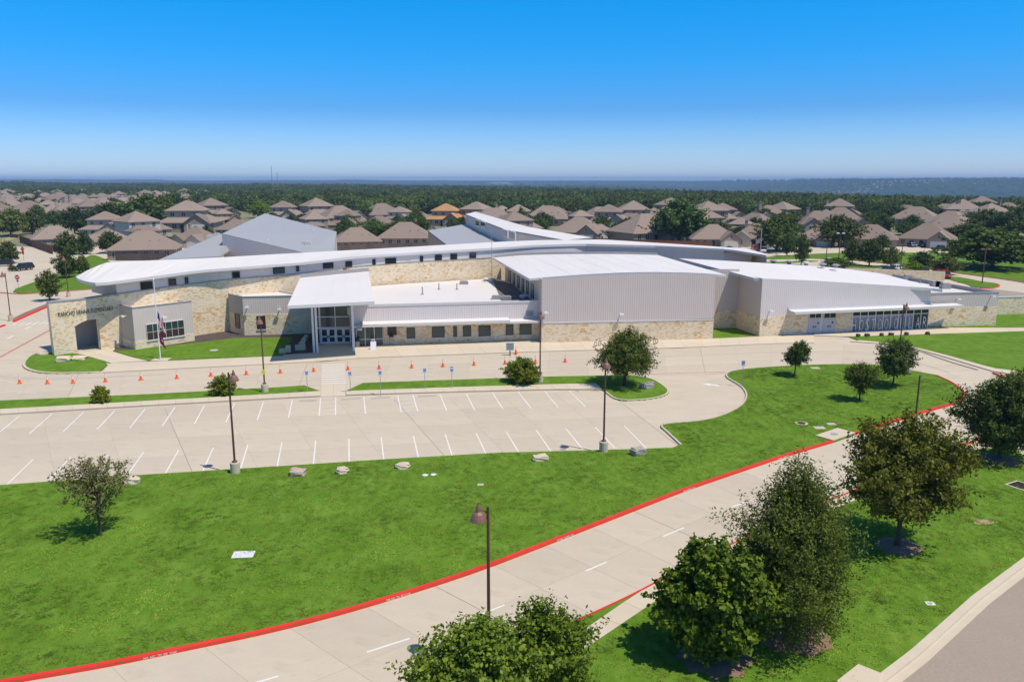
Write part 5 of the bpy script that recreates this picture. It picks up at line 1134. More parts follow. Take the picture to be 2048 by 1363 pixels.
tree('maple', 'bright green bushy maple at the near edge of the right lawn', 'tree', tpos(1427, 1312), 'maple', [(0, .5), (.1, .85), (.3, 1), (.55, .95), (.78, .72), (.92, .4), (1, .1)], .75, 5.6, 2.0, 560, 26, .20, .30, .12, 19, None, 1.7, lobes=.2, stray=.05, aspect=.85)
tree('lime_tree', 'yellow green tree whose top rises over the bottom edge of the picture', 'tree', tpos(965, 1520), 'lime', OVAL, 1.0, 5.7, 2.1, 700, 20, .16, .34, .14, 23, None, 0, lobes=.2, stray=.16, aspect=.7)
tree('oak', 'darker green tree right behind the yellow green one at the bottom edge', 'tree', tpos(1082, 1465), 'maple', OVAL, 1.0, 5.5, 1.75, 640, 20, .15, .34, .13, 29, None, 0, lobes=.22, stray=.18, aspect=.6)
tree('oak', 'full dark green tree over mulch where the lawn curves to the right edge', 'tree', tpos(1998, 918), 'dark', OVAL, 1.1, 6.6, 2.55, 800, 18, .18, .36, .15, 31, None, 1.6, lobes=.18, stray=.12)
tree('oak', 'dark tree by the right edge just behind the full dark green one', 'tree', tpos(2052, 862), 'oak', ROUND, 1.2, 5.6, 2.2, 600, 16, .16, .32, .13, 37, None, 0, stray=.12)
BUSH = [(0, .55), (.2, .9), (.5, 1), (.8, .75), (1, .25)]
for lab, x, y, H1, R, s, n in (('smallest yellow green shrub on the grass strip at far left', 204, 804, 1.5, .72, 41, 90), ('rounded green shrub beside the lamp post on the grass strip', 447, 789, 1.95, .98, 43, 150), ('largest yellow green shrub beside the tall lamp post at centre', 1045, 764, 2.6, 1.75, 47, 300)):
    tree('shrub', lab, 'shrub', tpos(x, y), 'shrub', BUSH, .15, H1, R, n, 22, .14, .20, .05, s, 'shrubs on the grass strip', stems=4, lobes=.2)
# ---- town trees: five grown forms, copied
TP = []
for i, (prof, H0, H1, R, n, per, lf) in enumerate(((ROUND, 1.8, 8.5, 4.2, 480, 14, .60), (OVAL, 1.6, 9.0, 3.4, 420, 14, .56), (SPREAD, 1.9, 8.0, 5.2, 560, 14, .66), (CONE, 1.0, 8.5, 2.4, 340, 14, .48), (ROUND, 1.2, 7.2, 4.0, 460, 14, .58))):
    P, C = crown(100 + i, n, per, prof, H0, H1, R, lf, .55, lobes=.22, stray=.1, up=.9); TP.append((quads_mesh('crown', P, LM['town']), trunk_mesh('trunk', C, H0, H1, .22, 100 + i, 10), H1, R))
def town_tree(i, x, y, hpx, wpx_, label, group=None, Y=None, leaf=None):
    p = at(x, y); p.z = 0; m = mpp(p.y); cm, tm, H1, R = TP[i]; s = hpx * m / H1; sw = wpx_ * m / (2 * R)
    o = empty('tree', p, rnd.uniform(0, 6.28)); o.scale = (sw, sw, s); tag(o, label, 'tree', group); cr = mob('crown', cm, o); mob('trunk', tm, o)
    if leaf: cr.data = cm.copy(); cr.data.materials[0] = LM[leaf]
    return o
TT = [ # form, x, base y, height, width, label
 (2, 22, 472, 52, 62, 'biggest round dark tree at the far left edge by the street'), (0, 65, 468, 44, 34, 'round tree with visible trunk right of the biggest far left tree'),
 (1, 136, 520, 56, 38, 'bushy tree in front of the pale garage at left'), (3, 168, 508, 46, 34, 'upright dark tree right of the bushy one before the pale garage'),
 (1, 100, 601, 60, 36, 'thin trunked round tree on the tip of the left street lawn'), (4, 134, 556, 50, 36, 'round tree on the left lawn behind the rear lamp post'),
 (4, 166, 547, 36, 24, 'smallest round tree on the left lawn close to the school roof'), (4, 222, 506, 42, 42, 'wide tree left of the brown hip roofed corner house'),
 (4, 17, 526, 42, 38, 'bushy yellowish tree at the left frame edge by the parked car'), (0, 150, 468, 52, 46, 'dense trees between the tan brick house and its two storey neighbour'),
 (2, 225, 452, 46, 76, 'broad olive tree crown behind the two storey house at left'), (2, 300, 452, 62, 96, 'largest spreading tree beyond the left houses'), (0, 345, 430, 42, 60, 'round green tree before the estate at left'),
 (0, 55, 424, 30, 26, 'dark tree in the estate at far left'), (0, 94, 426, 26, 34, 'olive tree in the estate right of the dark one'), (0, 8, 440, 34, 40, 'dark tree at the far left edge of the estate'),
 (4, 278, 480, 20, 22, 'small tree between the stepped gable house and the corner house'), (4, 320, 498, 28, 40, 'round tree behind the brown corner roof on its right side'), (3, 392, 472, 20, 18, 'small cone shaped tree before the grey wing edge'), (3, 414, 474, 24, 22, 'second small cone shaped tree beside the grey wing edge'), (3, 333, 462, 22, 14, 'slim dark cypress between houses left of the grey wing'),
 (0, 520, 436, 32, 42, 'bright yellow green tree rising behind the grey wing peak'), (1, 845, 470, 34, 30, 'leafy tree beside the grey two gabled house'), (4, 745, 466, 24, 44, 'low trees before the long brown roofed house'), (4, 795, 454, 22, 20, 'small tree beside the blue grey two storey house'), (1, 718, 446, 22, 22, 'tree between two houses left of centre'), (3, 926, 458, 26, 24, 'dark tree between the orange roof and the clerestory'),
 (3, 1042, 456, 42, 24, 'tall dark tree right of the brick gabled house'), (4, 1058, 462, 28, 34, 'round tree right of the tall dark tree'), (4, 1082, 462, 26, 24, 'small round tree behind the raised clerestory'), (3, 1138, 448, 22, 20, 'little pointed tree before the centre house row'), (1, 1196, 470, 28, 22, 'round tree beside the cream stone gable on its left'), (4, 1232, 472, 26, 24, 'round tree beside the cream stone gable on its right'), (4, 1256, 466, 30, 34, 'dark round tree right of the cream stone gable'),
 (0, 1358, 486, 84, 98, 'huge dark tree standing tall above the centre houses'), (1, 1334, 424, 26, 30, 'pale lime tree behind the huge dark tree'), (0, 1442, 448, 26, 28, 'small dark green tree before the pyramid roofed house'),
 (0, 1476, 442, 30, 38, 'light green round tree in the middle of the right house rows'), (2, 1530, 448, 30, 60, 'wide dark tree crown behind the pink brick house'), (2, 1588, 452, 30, 62, 'wide dark tree behind the arched porch house'), (0, 1553, 502, 66, 80, 'big dark street tree covering the front of the pink brick house'),
 (1, 1574, 512, 44, 22, 'slim light green street tree with thin trunk, left one'), (1, 1602, 530, 62, 26, 'slim green street tree with long thin trunk beside the rear lot'), (0, 1677, 494, 62, 66, 'big green tree right of the arched porch house'), (1, 1704, 526, 46, 30, 'upright young tree on the rear parking verge'),
 (0, 1738, 532, 52, 46, 'rounded young tree next to the upright one on the rear verge'), (0, 1730, 486, 38, 46, 'tree in front of the dark brown roofed house'), (4, 1762, 500, 30, 30, 'olive tree beside the tan wall of the dark brown roofed house'),
 (4, 1781, 533, 38, 34, 'dark young tree above the parked blue car'), (4, 1842, 540, 36, 40, 'young tree by the orange barrier behind the screen wall'), (4, 1891, 548, 36, 42, 'young tree above the parked red car'), (4, 1826, 548, 24, 34, 'olive bush behind the limestone screen wall'),
 (4, 1674, 534, 18, 50, 'wide low hedge behind the cafeteria roof'), (2, 1984, 537, 78, 168, 'enormous spreading live oak with thick trunk on the rear right lawn'), (0, 1932, 486, 38, 62, 'light green broad tree behind the enormous oak on its left'), (4, 1906, 508, 28, 20, 'golden round street tree beside the dark truck'), (3, 1882, 492, 30, 26, 'pointed green tree by the pale stone house'), (0, 1975, 470, 50, 70, 'dark tree rising behind the enormous oak'), (0, 2035, 474, 58, 70, 'dark tree at the right edge behind the enormous oak'),
 (2, 1790, 448, 36, 56, 'dark spreading tree between the right hand houses'), (1, 1764, 470, 40, 36, 'bright green trees behind the dark brown roof'), (4, 1812, 470, 24, 40, 'dark bush mass before the brown roof at right'), (0, 1880, 432, 16, 22, 'small dark tree on the long low roof line'), (4, 26, 542, 11, 15, 'clipped round bush beside the parked car at far left'), (4, 1458, 502, 10, 18, 'dark clipped bush in front of the bay window'), (4, 1622, 489, 10, 14, 'yellow green bush by the grey green garage'), (4, 1522, 502, 18, 18, 'small dark green tree in front of the red truck'),
]
for i, x, y, h_, w_, lab in TT:
    town_tree(i, x, y, h_, w_, lab, None, None, 'shrub' if ('golden' in lab or 'yellow green bush' in lab) else 'lime' if ('lime' in lab or 'bright yellow' in lab) else 'dark' if 'enormous' in lab else None)
g9 = random.Random(21); ny = 0
for k in range(240):
    x, y = (g9.uniform(430, 2040), g9.uniform(440, 482)) if k < 175 else (g9.uniform(0, 420), g9.uniform(412, 470))
    if 330 < x < 680 and y > 450 or 840 < x < 1130 and y > 462: continue
    h_ = g9.uniform(15, 34) * (1 if y > 440 else .7); fi = g9.choice((0, 1, 2, 3, 4, 4)); town_tree(fi, x, y, h_, h_ * g9.uniform(.8, 1.4), by_house(x, ('large ' if h_ > 25 else 'small ' if h_ < 18 else '') + ('round', 'tall', 'spreading', 'pointed', 'low')[fi] + ' tree by the') if y > 440 else uniq(('round', 'tall', 'spreading', 'pointed', 'low')[fi] + ' tree among the far left estate roofs'), 'garden trees among the houses')
# ---- woods: the nearest trees one by one, the rest as one mass of canopy
g = random.Random(3); wood = []
def wood_start(p): return interp(p, [(-800, 1000), (0, 960), (330, 900), (430, 640), (520, 560), (900, 530), (1300, 510), (1700, 480), (1850, 440), (1930, 390), (2048, 350), (2600, 330)])
def wood_end(p): return interp(p, [(-800, 5200), (300, 5000), (600, 4400), (800, 3000), (1100, 1350), (1400, 1000), (1700, 740), (2048, 580), (2600, 540)])
tries = 0
while len(wood) < 30000 and tries < 400000:
    tries += 1; Y = 300 * (17.5 ** g.random()); p = g.uniform(-500, 2500); Y0 = wood_start(p)
    if Y < Y0 + g.uniform(-20, 20) or Y > wood_end(p): continue
    if g.random() > min(1, (Y / 1000) ** 1.0 + .12): continue
    wood.append(((p - 1024) / 1632 * Y, Y, g.uniform(.62, 1.08) * (1 + max(0, Y - 1500) / 2600)))
wood.sort(key=lambda t: t[1])
front = [w for w in wood if -20 < azpx(w[0], w[1]) < 2070][:240]; fs = set(front); rest = [w for w in wood if w not in fs]
for X, Y, s in front:
    i = g.choice((0, 0, 1, 2, 4)); o = empty('woodland_tree', (X, Y, hgt(X, Y)), g.uniform(0, 6.28)); o.scale = (s, s, s * g.uniform(.85, 1.1)); tag(o, 'dark green tree standing along the near edge of the woods behind the houses', 'tree', 'trees along the edge of the woods')
    mob('crown', TP[i][0], o); mob('trunk', TP[i][1], o)
CC = bpy.data.collections.new('canopy_forms'); LMW = leaf_mat('wood_leaf', (.038, .068, .012), (.150, .190, .046), .24, .5, .018)
for k in range(4):
    P, C = crown(300 + k, 120, 13, ROUND if k % 2 else SPREAD, 1.2, 8.6 + k * .8, 5.6 if k != 2 else 4.4, 1.05, .9, lobes=.25, stray=.05, shell=.75, up=1.3)
    CC.objects.link(bpy.data.objects.new('canopy_form', quads_mesh('canopy_form', P, LMW)))
me = bpy.data.meshes.new('woods'); me.vertices.add(len(rest)); me.vertices.foreach_set('co', np.array([(X, Y, hgt(X, Y)) for X, Y, s in rest], dtype=np.float32).ravel())
sa = me.attributes.new('size', 'FLOAT', 'POINT'); sa.data.foreach_set('value', np.array([s for X, Y, s in rest], dtype=np.float32)); me.update()
wo = mob('woods', me); tag(wo, kind='stuff')
def scatter_group(name, coll, attr=None, smin=.8, smax=1.2, density=None, fixed=None):
    ng = bpy.data.node_groups.new(name, 'GeometryNodeTree'); ng.interface.new_socket('Geometry', in_out='INPUT', socket_type='NodeSocketGeometry'); ng.interface.new_socket('Geometry', in_out='OUTPUT', socket_type='NodeSocketGeometry')
    N = ng.nodes; L = ng.links; gi = N.new('NodeGroupInput'); go_ = N.new('NodeGroupOutput')
    ip = N.new('GeometryNodeInstanceOnPoints'); ci = N.new('GeometryNodeCollectionInfo'); ci.inputs['Collection'].default_value = coll; ci.inputs['Separate Children'].default_value = True; ci.inputs['Reset Children'].default_value = True
    ip.inputs['Pick Instance'].default_value = True; L.new(ci.outputs[0], ip.inputs['Instance'])
    rv = N.new('FunctionNodeRandomValue'); rv.data_type = 'FLOAT_VECTOR'; rv.inputs[0].default_value = (-.12, -.12, 0); rv.inputs[1].default_value = (.12, .12, 6.283)
    L.new(rv.outputs[0], ip.inputs['Rotation'])
    if attr: na = N.new('GeometryNodeInputNamedAttribute'); na.data_type = 'FLOAT'; na.inputs['Name'].default_value = attr; L.new(na.outputs['Attribute'], ip.inputs['Scale'])
    else: r5 = N.new('FunctionNodeRandomValue'); r5.data_type = 'FLOAT'; r5.inputs[2].default_value = smin; r5.inputs[3].default_value = smax; L.new(r5.outputs[1], ip.inputs['Scale'])
    if density:
        dp = N.new('GeometryNodeDistributePointsOnFaces'); dp.inputs['Density'].default_value = density; L.new(gi.outputs[0], dp.inputs['Mesh']); L.new(dp.outputs['Points'], ip.inputs['Points'])
    else: L.new(gi.outputs[0], ip.inputs['Points'])
    L.new(ip.outputs[0], go_.inputs[0]); return ng
# ---- grass blades on the near lawns
GC = bpy.data.collections.new('grass_forms'); gg = np.random.default_rng(4)
M_BLADE = leaf_mat('grass_blade', (.110, .210, .014), (.220, .330, .048), .25, .12, .22)
for k in range(3):
    n = 26; base = np.stack([gg.normal(0, .10, n), gg.normal(0, .10, n), np.zeros(n)], 1); d = np.stack([gg.normal(0, .075, n), gg.normal(0, .075, n), .012 + .03 * gg.random(n)], 1); sd = np.stack([gg.normal(0, 1, n), gg.normal(0, 1, n), np.zeros(n)], 1); sd = sd / np.linalg.norm(sd, axis=1, keepdims=True) * .016
    P = np.stack([base - sd, base + sd, base + d + sd * .3, base + d - sd * .3], 1); GC.objects.link(bpy.data.objects.new('grass_form', quads_mesh('grass_form', P, M_BLADE)))
def turf(name, poly, dens, z=.118):
    a = sum(poly[i].x * poly[(i + 1) % len(poly)].y - poly[(i + 1) % len(poly)].x * poly[i].y for i in range(len(poly))); b = MB(); poly = off(poly if a > 0 else poly[::-1], .33, True)
    b.face([(p.x, p.y, z) for p in poly]); o = b.build(name, M_GRASS); tag(o, kind='stuff'); m_ = o.modifiers.new('blades', 'NODES'); m_.node_group = scatter_group(name, GC, None, .7, 1.5, dens); return o
turf('grass', LAWNS[0][0], 8); turf('grass', LR, 8)
far_ = []; tries = 0
while len(far_) < 9000 and tries < 200000:
    tries += 1; p = g.uniform(500, 2300); Y = 900 * (8.5 ** g.random()); X = (p - 1024) / 1632 * Y
    if Y < wood_end(p) * 1.05 or wob(X * 1.7, Y * 1.4) + g.uniform(-.9, .9) < -.1: continue
    far_.append((X, Y, g.uniform(.8, 1.3) * (.8 + Y / 3200)))
me = bpy.data.meshes.new('far_woods'); me.vertices.add(len(far_)); me.vertices.foreach_set('co', np.array([(X, Y, hgt(X, Y) - s * 5) for X, Y, s in far_], dtype=np.float32).ravel())
sa = me.attributes.new('size', 'FLOAT', 'POINT'); sa.data.foreach_set('value', np.array([s for X, Y, s in far_], dtype=np.float32)); me.update()
fo_ = mob('far_woods', me); tag(fo_, kind='stuff'); fo_.modifiers.new('spread', 'NODES').node_group = scatter_group('far_woods', CC, 'size')
md = wo.modifiers.new('spread', 'NODES'); md.node_group = scatter_group('woods', CC, 'size')
# ------------------------------------------------------------------ lamp posts
def lamp_post(x, y, H, turn, label, base=True, pos=None, shade=True):
    p = pos if pos is not None else at(x, y, .05 if base else .1); o = empty('lamp_post', (p.x, p.y, 0), turn); tag(o, label, 'lamp post', 'tall brown lamp posts'); zb = .95 if base else .05
    if base: b = MB(); b.lathe((0, 0, -.1), [(.36, 0), (.36, zb + .06), (.33, zb + .1)], 16); b.build('concrete_base', M_KERB, o)
    b = MB(); b.lathe((0, 0, zb), [(.2, -.02), (.2, .08), (.10, .14)], 10); b.tube([(0, 0, zb), (0, 0, H)], [.085, .065], 8); b.build('pole', M_BRONZE, o)
    if not shade: b = MB(); b.tube([(0, 0, H - .1), (-.5, 0, H + .05)], .03, 5); b.build('arm', M_GTRIM, o); return o
    b = MB(); b.tube([(0, 0, H - .35), (-.15, 0, H - .14), (-.32, 0, H - .12), (-.42, 0, H - .2)], .035, 6); b.tube([(-.42, 0, H - .15), (-.42, 0, H + .2)], .05, 6); b.build('arm', M_BRONZE, o)
    b = MB(); b.lathe((-.42, 0, H - .62), [(.36, 0), (.38, .02), (.33, .18), (.25, .34), (.13, .44), (.12, .56), (.09, .68), (.04, .80)], 14); b.lathe((-.42, 0, H - .61), [(.34, .0), (.05, .2)], 14); b.build('lamp_shade', M_LAMP, o)
    return o
lamp_post(471, 946, 7.9, math.pi * .92, 'brown lamp post on a drum at the parking edge, near the reddish boulder')
lp2 = lamp_post(530, 784, 8.0, math.pi * .5, 'brown lamp post with a small yellow sign on the grass strip')
b = MB(); q = at(526.5, 748, 2.6); b.fbox(Vector((-.26, -.12, 2.25)), Vector((.26, 0, -.30)), Vector((0, .03, 0)), Vector((.26, 0, .30))); b.build('warning_plate', M_YELLOW, lp2).rotation_euler = (0, 0, -math.pi * .5)
lamp_post(1080, 764, 7.8, math.pi * .55, 'brown lamp post beside the largest yellow green shrub')
lamp_post(1207, 903, 7.8, math.pi * .5, 'brown lamp post on a drum at the parking edge, beside the grey layered boulder')
pt = at(976, 1013, 7.9); lamp_post(0, 0, 7.9, 0.15, 'nearest brown lamp post standing before the main drive above the bottom trees', False, Vector((pt.x, pt.y, 0)))
pt = at(1840, 750, 7.8); lamp_post(0, 0, 7.8, math.pi * .5, 'dark lamp post rising behind the bronze tinged tree', False, Vector((pt.x, pt.y, 0)), False)
pt = at(1808, 608, 7.8); lamp_post(0, 0, 7.8, math.pi * .6, 'brown lamp post before the printed cafeteria windows', True, Vector((pt.x, pt.y, 0)))
lamp_post(22, 641, 7.6, .1, 'dark lamp post on the red edged island at the left frame edge')
lamp_post(137.5, 593, 7.6, math.pi * .5, 'lamp post behind the arch wall near the left street lawn')
for x, y, yt, lab in ((1651, 534, 480, 'thin lamp post at the rear parking lot behind the cafeteria, left one'), (1676, 534, 468, 'thin lamp post with white lights at the rear parking lot'), (1800, 545, 492, 'thin lamp post above the parked white car'), (1964, 567, 500, 'thin lamp post on the grassy rear island at right')):
    p = at(x, y); H = zat(yt, p.y); o = empty('rear_lamp_post', (p.x, p.y, 0)); tag(o, lab, 'lamp post', 'tall brown lamp posts')
    b = MB(); b.tube([(0, 0, 0), (0, 0, H)], [.12, .08], 6); b.build('pole', M_BRONZE, o); b = MB(); b.box(-.9, -.06, H, .9, .06, H + .1); b.build('arm', M_BRONZE, o)
    for s in (-1, 1): b = MB(); b.box(s * .7 - .3, -.25, H + .10, s * .7 + .3, .25, H + .35); b.build('lamp_shade', M_WHITE if '1676' in str(x) else M_LAMP, o)
# ------------------------------------------------------------------ traffic cones
CM = []
b = MB(); b.box(-.21, -.21, 0, .21, .21, .05); CM.append(('cone_base', b.mesh('cone_base', M_ORANGE)))
b = MB(); b.lathe((0, 0, .05), [(.165, 0), (.095, .44)], 14); CM.append(('cone_body', b.mesh('cone_body', M_ORANGE)))
b = MB(); b.lathe((0, 0, .49), [(.097, 0), (.072, .16)], 14); CM.append(('white_band', b.mesh('white_band', M_WHITE)))
b = MB(); b.lathe((0, 0, .65), [(.071, 0), (.062, .06)], 14); CM.append(('cone_body', b.mesh('cone_body', M_ORANGE)))
b = MB(); b.lathe((0, 0, .71), [(.062, 0), (.047, .11)], 14); CM.append(('white_band', b.mesh('white_band', M_WHITE)))
b = MB(); b.lathe((0, 0, .82), [(.046, 0), (.032, .11)], 14); CM.append(('cone_body', b.mesh('cone_body', M_ORANGE)))
ords = 'first second third fourth fifth sixth seventh eighth ninth tenth eleventh twelfth thirteenth fourteenth fifteenth sixteenth seventeenth eighteenth'.split()
CPX = [(39.6, 766.5), (95, 767), (146, 766), (211, 763), (282, 759.5), (354, 756.6), (422, 752), (493, 748.7), (561, 745.5), (627.5, 742.5), (696, 739), (758.5, 737), (823.6, 735.2), (886, 733), (948, 730.2), (1010, 727.8), (1071, 725.5), (1130.5, 723.8)]
for i, (x, y) in enumerate(CPX + [(1032, 706.5)]):
    p = at(x, y, .012 if i < 18 else .11); o = empty('traffic_cone', p, rnd.uniform(0, 1.5))
    near = {0: 'at the left frame edge', 9: 'just left of the zebra crossing', 10: 'just right of the zebra crossing', 16: 'before the lamp post', 17: 'last of the row'}.get(i, '')
    tag(o, 'orange cone alone on the walk beside the grey notice board' if i == 18 else f'orange cone, {ords[i]} from the left on the school drive' + (', ' + near if near else ''), 'traffic cone', None if i == 18 else 'cones in a row along the school drive')
    for n_, me_ in CM: mob(n_, me_, o)
# ------------------------------------------------------------------ signs
def wheelchair(o, z, s):
    b = MB(); y = -.034
    def st(p, q, w=.05):
        d = Vector((q[0] - p[0], 0, q[1] - p[1])).normalized(); n = Vector((-d.z, 0, d.x)) * w * s / 2; P_ = Vector((p[0] * s, y, z + p[1] * s)); Q_ = Vector((q[0] * s, y, z + q[1] * s)); b.face([P_ - n, Q_ - n, Q_ + n, P_ + n])
    for k in range(9): a0, a1 = 2.2 + k * .5, 2.2 + (k + 1) * .5; st((-.03 + .16 * math.cos(a0), -.08 + .16 * math.sin(a0)), (-.03 + .16 * math.cos(a1), -.08 + .16 * math.sin(a1)))
    st((-.03, .14), (-.02, -.03)); st((-.02, -.03), (.12, -.03)); st((.12, -.03), (.18, -.18)); st((-.03, .07), (.10, .07)); st((-.06, .21), (.0, .21), .07)
    return b.build('symbol', M_SIGNW, o)
for i, (x, y, yt, two, lab) in enumerate(((615, 783, 740, 0, 'wheelchair parking sign left of the zebra crossing'), (701, 782.5, 741, 0, 'wheelchair parking sign at the right corner of the zebra crossing'), (761.5, 789.5, 739.5, 0, 'wheelchair parking sign right of the crossing on the longest post'), (850, 777, 734.5, 0, 'wheelchair parking sign by the right striped bay'), (904, 776, 732, 1, 'sign post with two plates right of the striped bay'), (1484, 771, 720, 0, 'blue and white sign at the loop lawn corner'))):
    p = at(x, y, .12); zt = zat(yt, p.y); o = empty('parking_sign', p, -math.atan2(p.x, p.y) * .6); tag(o, lab, 'sign', 'parking signs along the grass strip'); zt -= .12
    b = MB(); b.tube([(0, 0, -.1), (0, 0, zt - .05)], .032, 6); b.build('post', M_GTRIM, o)
    b = MB(); b.box(-.19, -.03, zt - .62, .19, 0, zt); pl = b.build('plate', M_SIGNW, o)
    b = MB(); b.box(-.14, -.033, zt - (.48 if not two else .56), .14, -.0305, zt - (.14 if not two else .3)); b.build('blue_field', M_BLUE, pl); wheelchair(pl, zt - (.31 if not two else .43), .7 if not two else .55)
    if two: b = MB(); b.box(-.15, -.033, zt - .13, .15, -.0305, zt - .05); b.build('print', M_BLUE, pl)
def roadsign(x, y, H, label, words=None, red_under=False, s=1.0):
    p = at(x, y, 0); o = empty('stop_sign', p); tag(o, label, 'road sign'); b = MB(); b.tube([(0, 0, 0), (0, 0, H)], .05, 6); b.build('post', M_GTRIM, o)
    for nm, r, yy, m in (('border', .56 * s, -.06, M_WHITE), ('plate', .50 * s, -.07, M_STOP)):
        b = MB(); c = [(r * math.cos(math.pi / 8 + k * math.pi / 4), yy, H - .45 + r * math.sin(math.pi / 8 + k * math.pi / 4)) for k in range(8)]; d = [(x_, yy + .02, z_) for x_, y_, z_ in c]; b.face(c); b.face(d[::-1]); [b.face([c[k], d[k], d[(k + 1) % 8], c[(k + 1) % 8]]) for k in range(8)]; b.build(nm, m, o)
    if words: me_ = text_mesh(words, .38 * s, .004); me_.transform(frame_matrix(Vector((0, -.08, H - .58)), Vector((1, 0, 0)), Vector((0, 0, 1)), Vector((0, -1, 0)))); me_.materials.append(M_WHITE); mob('lettering', me_, o)
    else: b = MB(); b.box(-.36 * s, -.085, H - .53, .36 * s, -.075, H - .37); b.build('white_bar', M_WHITE, o)
    if red_under: b = MB(); b.box(-.3, -.06, H - 1.9, .3, -.03, H - 1.0); b.build('lower_plate', M_STOP, o)
    else: b = MB(); b.box(-.22, -.06, H - 1.35, .22, -.03, H - 1.08); b.build('lower_plate', M_DARK, o)
    return o
roadsign(37, 575, 2.6, 'red round no entry sign with white bar at the left street lawn', None)
roadsign(48, 522, 3.8, 'red sign with a second red plate below it, across the left street', 'STOP', True)
p = at(1020, 709, .1); o = empty('notice_board', p, .05); tag(o, 'grey notice board on a post at the school walk', 'board'); b = MB(); b.tube([(0, 0, -.05), (0, 0, .7)], .08, 6); b.build('post', M_DARK, o); b = MB(); b.box(-.48, -.06, .62, .48, .06, 1.5); pl = b.build('panel', mat('grey_board', (.25, .28, .29), .5, .1, 2), o); b = MB(); b.box(-.5, -.08, 1.502, .5, .08, 1.56); b.box(-.5, -.08, .55, .5, .08, .618); b.build('frame', M_TRIM, o)
# ------------------------------------------------------------------ flags
p = at(321, 718, .1); o = empty('flagpole', p); tag(o, 'white flagpole on a small concrete pad before the ribbed classroom bay', 'flagpole'); H = zat(560, p.y) - .1
b = MB(); b.tube([(0, 0, 0), (0, 0, H)], [.07, .04], 8); b.lathe((0, 0, H), [(.05, 0), (.11, .08), (.05, .18)], 8); b.build('pole', M_WHITE, o); b = MB(); b.box(-.9, -.8, -.05, 1.1, .7, .02); b.build('concrete_pad', M_WALK, o)
def drape(name, rows, label, z1, z0, width, mats, pick):
    b = MB(); n, m_ = 12, 9
    def pnt(i, j):
        t = j / m_; u = i / n; wv = width * (1 - .68 * u * .6) * (.55 + .45 * (1 - abs(2 * t - 1)))
        return (.1 + t * width * (.42 + .12 * u) + .03 * math.sin(9 * u + t * 7), .14 * math.sin(t * 11 + u * 2.5) * t, z1 + (z0 - z1) * u - t * width * .75)
    for i in range(n):
        for j in range(m_): b.face([pnt(i, j), pnt(i + 1, j), pnt(i + 1, j + 1), pnt(i, j + 1)], pick(i, j, n, m_))
    f = b.build(name, mats, None, p); tag(f, label, 'flag'); return f
z = lambda y: zat(y, p.y) - .1
drape('flag', 0, 'striped red and white flag with blue corner hanging limp on the flagpole', z(622), z(650), 1.5, [M_WHITE, M_FLAGRED, M_FLAGBLUE], lambda i, j, n, m_: 2 if (i < 6 and j < 4) else i % 2)
drape('flag', 0, 'dark maroon flag hanging limp below the striped one', z(664), z(684), 1.2, [M_MAROON, M_WHITE], lambda i, j, n, m_: 1 if (i in (5, 6) and j in (4, 5)) else 0)
# ------------------------------------------------------------------ things by the entrance
p = at(747, 697.5, .1); o = empty('pavement_sign', p, .1); tag(o, 'white folding pavement sign in front of the glazed office corner', 'sign')
for s in (-1, 1): b = MB(); b.fbox(Vector((-.36, s * .36, 0)), Vector((.72, 0, 0)), Vector((0, .05, 0)), Vector((0, -s * .30, 1.0))); b.build('board', M_WHITE, o)
b = MB(); b.box(-.2, -.05, 1.002, -.12, .05, 1.2); b.box(.12, -.05, 1.002, .2, .05, 1.2); b.box(-.2, -.05, 1.2, .2, .05, 1.28); b.build('handle', M_WHITE, o)
p = at(715, 693, .1); o = empty('litter_bin', p); tag(o, 'pale litter bin with black domed lid beside the right entrance column', 'bin'); b = MB(); b.lathe((0, 0, 0), [(.27, 0), (.29, .75)], 14); b.build('drum', M_TAN, o); b = MB(); b.lathe((0, 0, .75), [(.3, 0), (.3, .12), (.26, .42), (.12, .55)], 14); b.build('lid', M_DARK, o)
p = at(783, 690.5, .1); o = empty('bell', p); tag(o, 'dark round bell on two posts before the office niche', 'bell'); b = MB(); b.tube([(-.25, 0, 0), (-.25, 0, 1.2)], .05, 6); b.build('post', M_GTRIM, o); b = MB(); b.tube([(.25, 0, 0), (.25, 0, 1.2)], .05, 6); b.build('post', M_GTRIM, o); b = MB(); b.lathe((0, 0, 1.2), [(.33, 0), (.30, .12), (.2, .35), (.08, .5)], 14); b.build('bell_body', M_DARK, o)
for i, (x, y, w, h_, d, lab) in enumerate(((601, 699, 1.3, .62, .7, 'longest pale limestone block in the dark bed by the entrance'), (604, 692, .62, .55, .6, 'limestone block behind the longest one'), (606.5, 686, .60, .52, .6, 'third limestone block of the diagonal row'), (610, 681, .55, .5, .55, 'fourth limestone block of the diagonal row'), (613.5, 676.5, .55, .5, .5, 'hindmost limestone block near the dark wall'), (577, 703.5, .55, .85, .6, 'upright limestone block at the lawn corner by the dark bed'), (566, 704.5, .9, .48, .6, 'low limestone block lying on the lawn beside the upright one'))):
    p = at(x, y, .13); b = MB(); g6 = random.Random(i); b.box(-w / 2, -d / 2, -.05, w / 2, d / 2, h_); o = b.build('limestone_block', M_WALK, None, p); o.rotation_euler = (0, 0, g6.uniform(-.2, .2)); tag(o, lab, 'stone block')
    md_ = o.modifiers.new('bevel', 'BEVEL'); md_.width = .04; md_.segments = 2
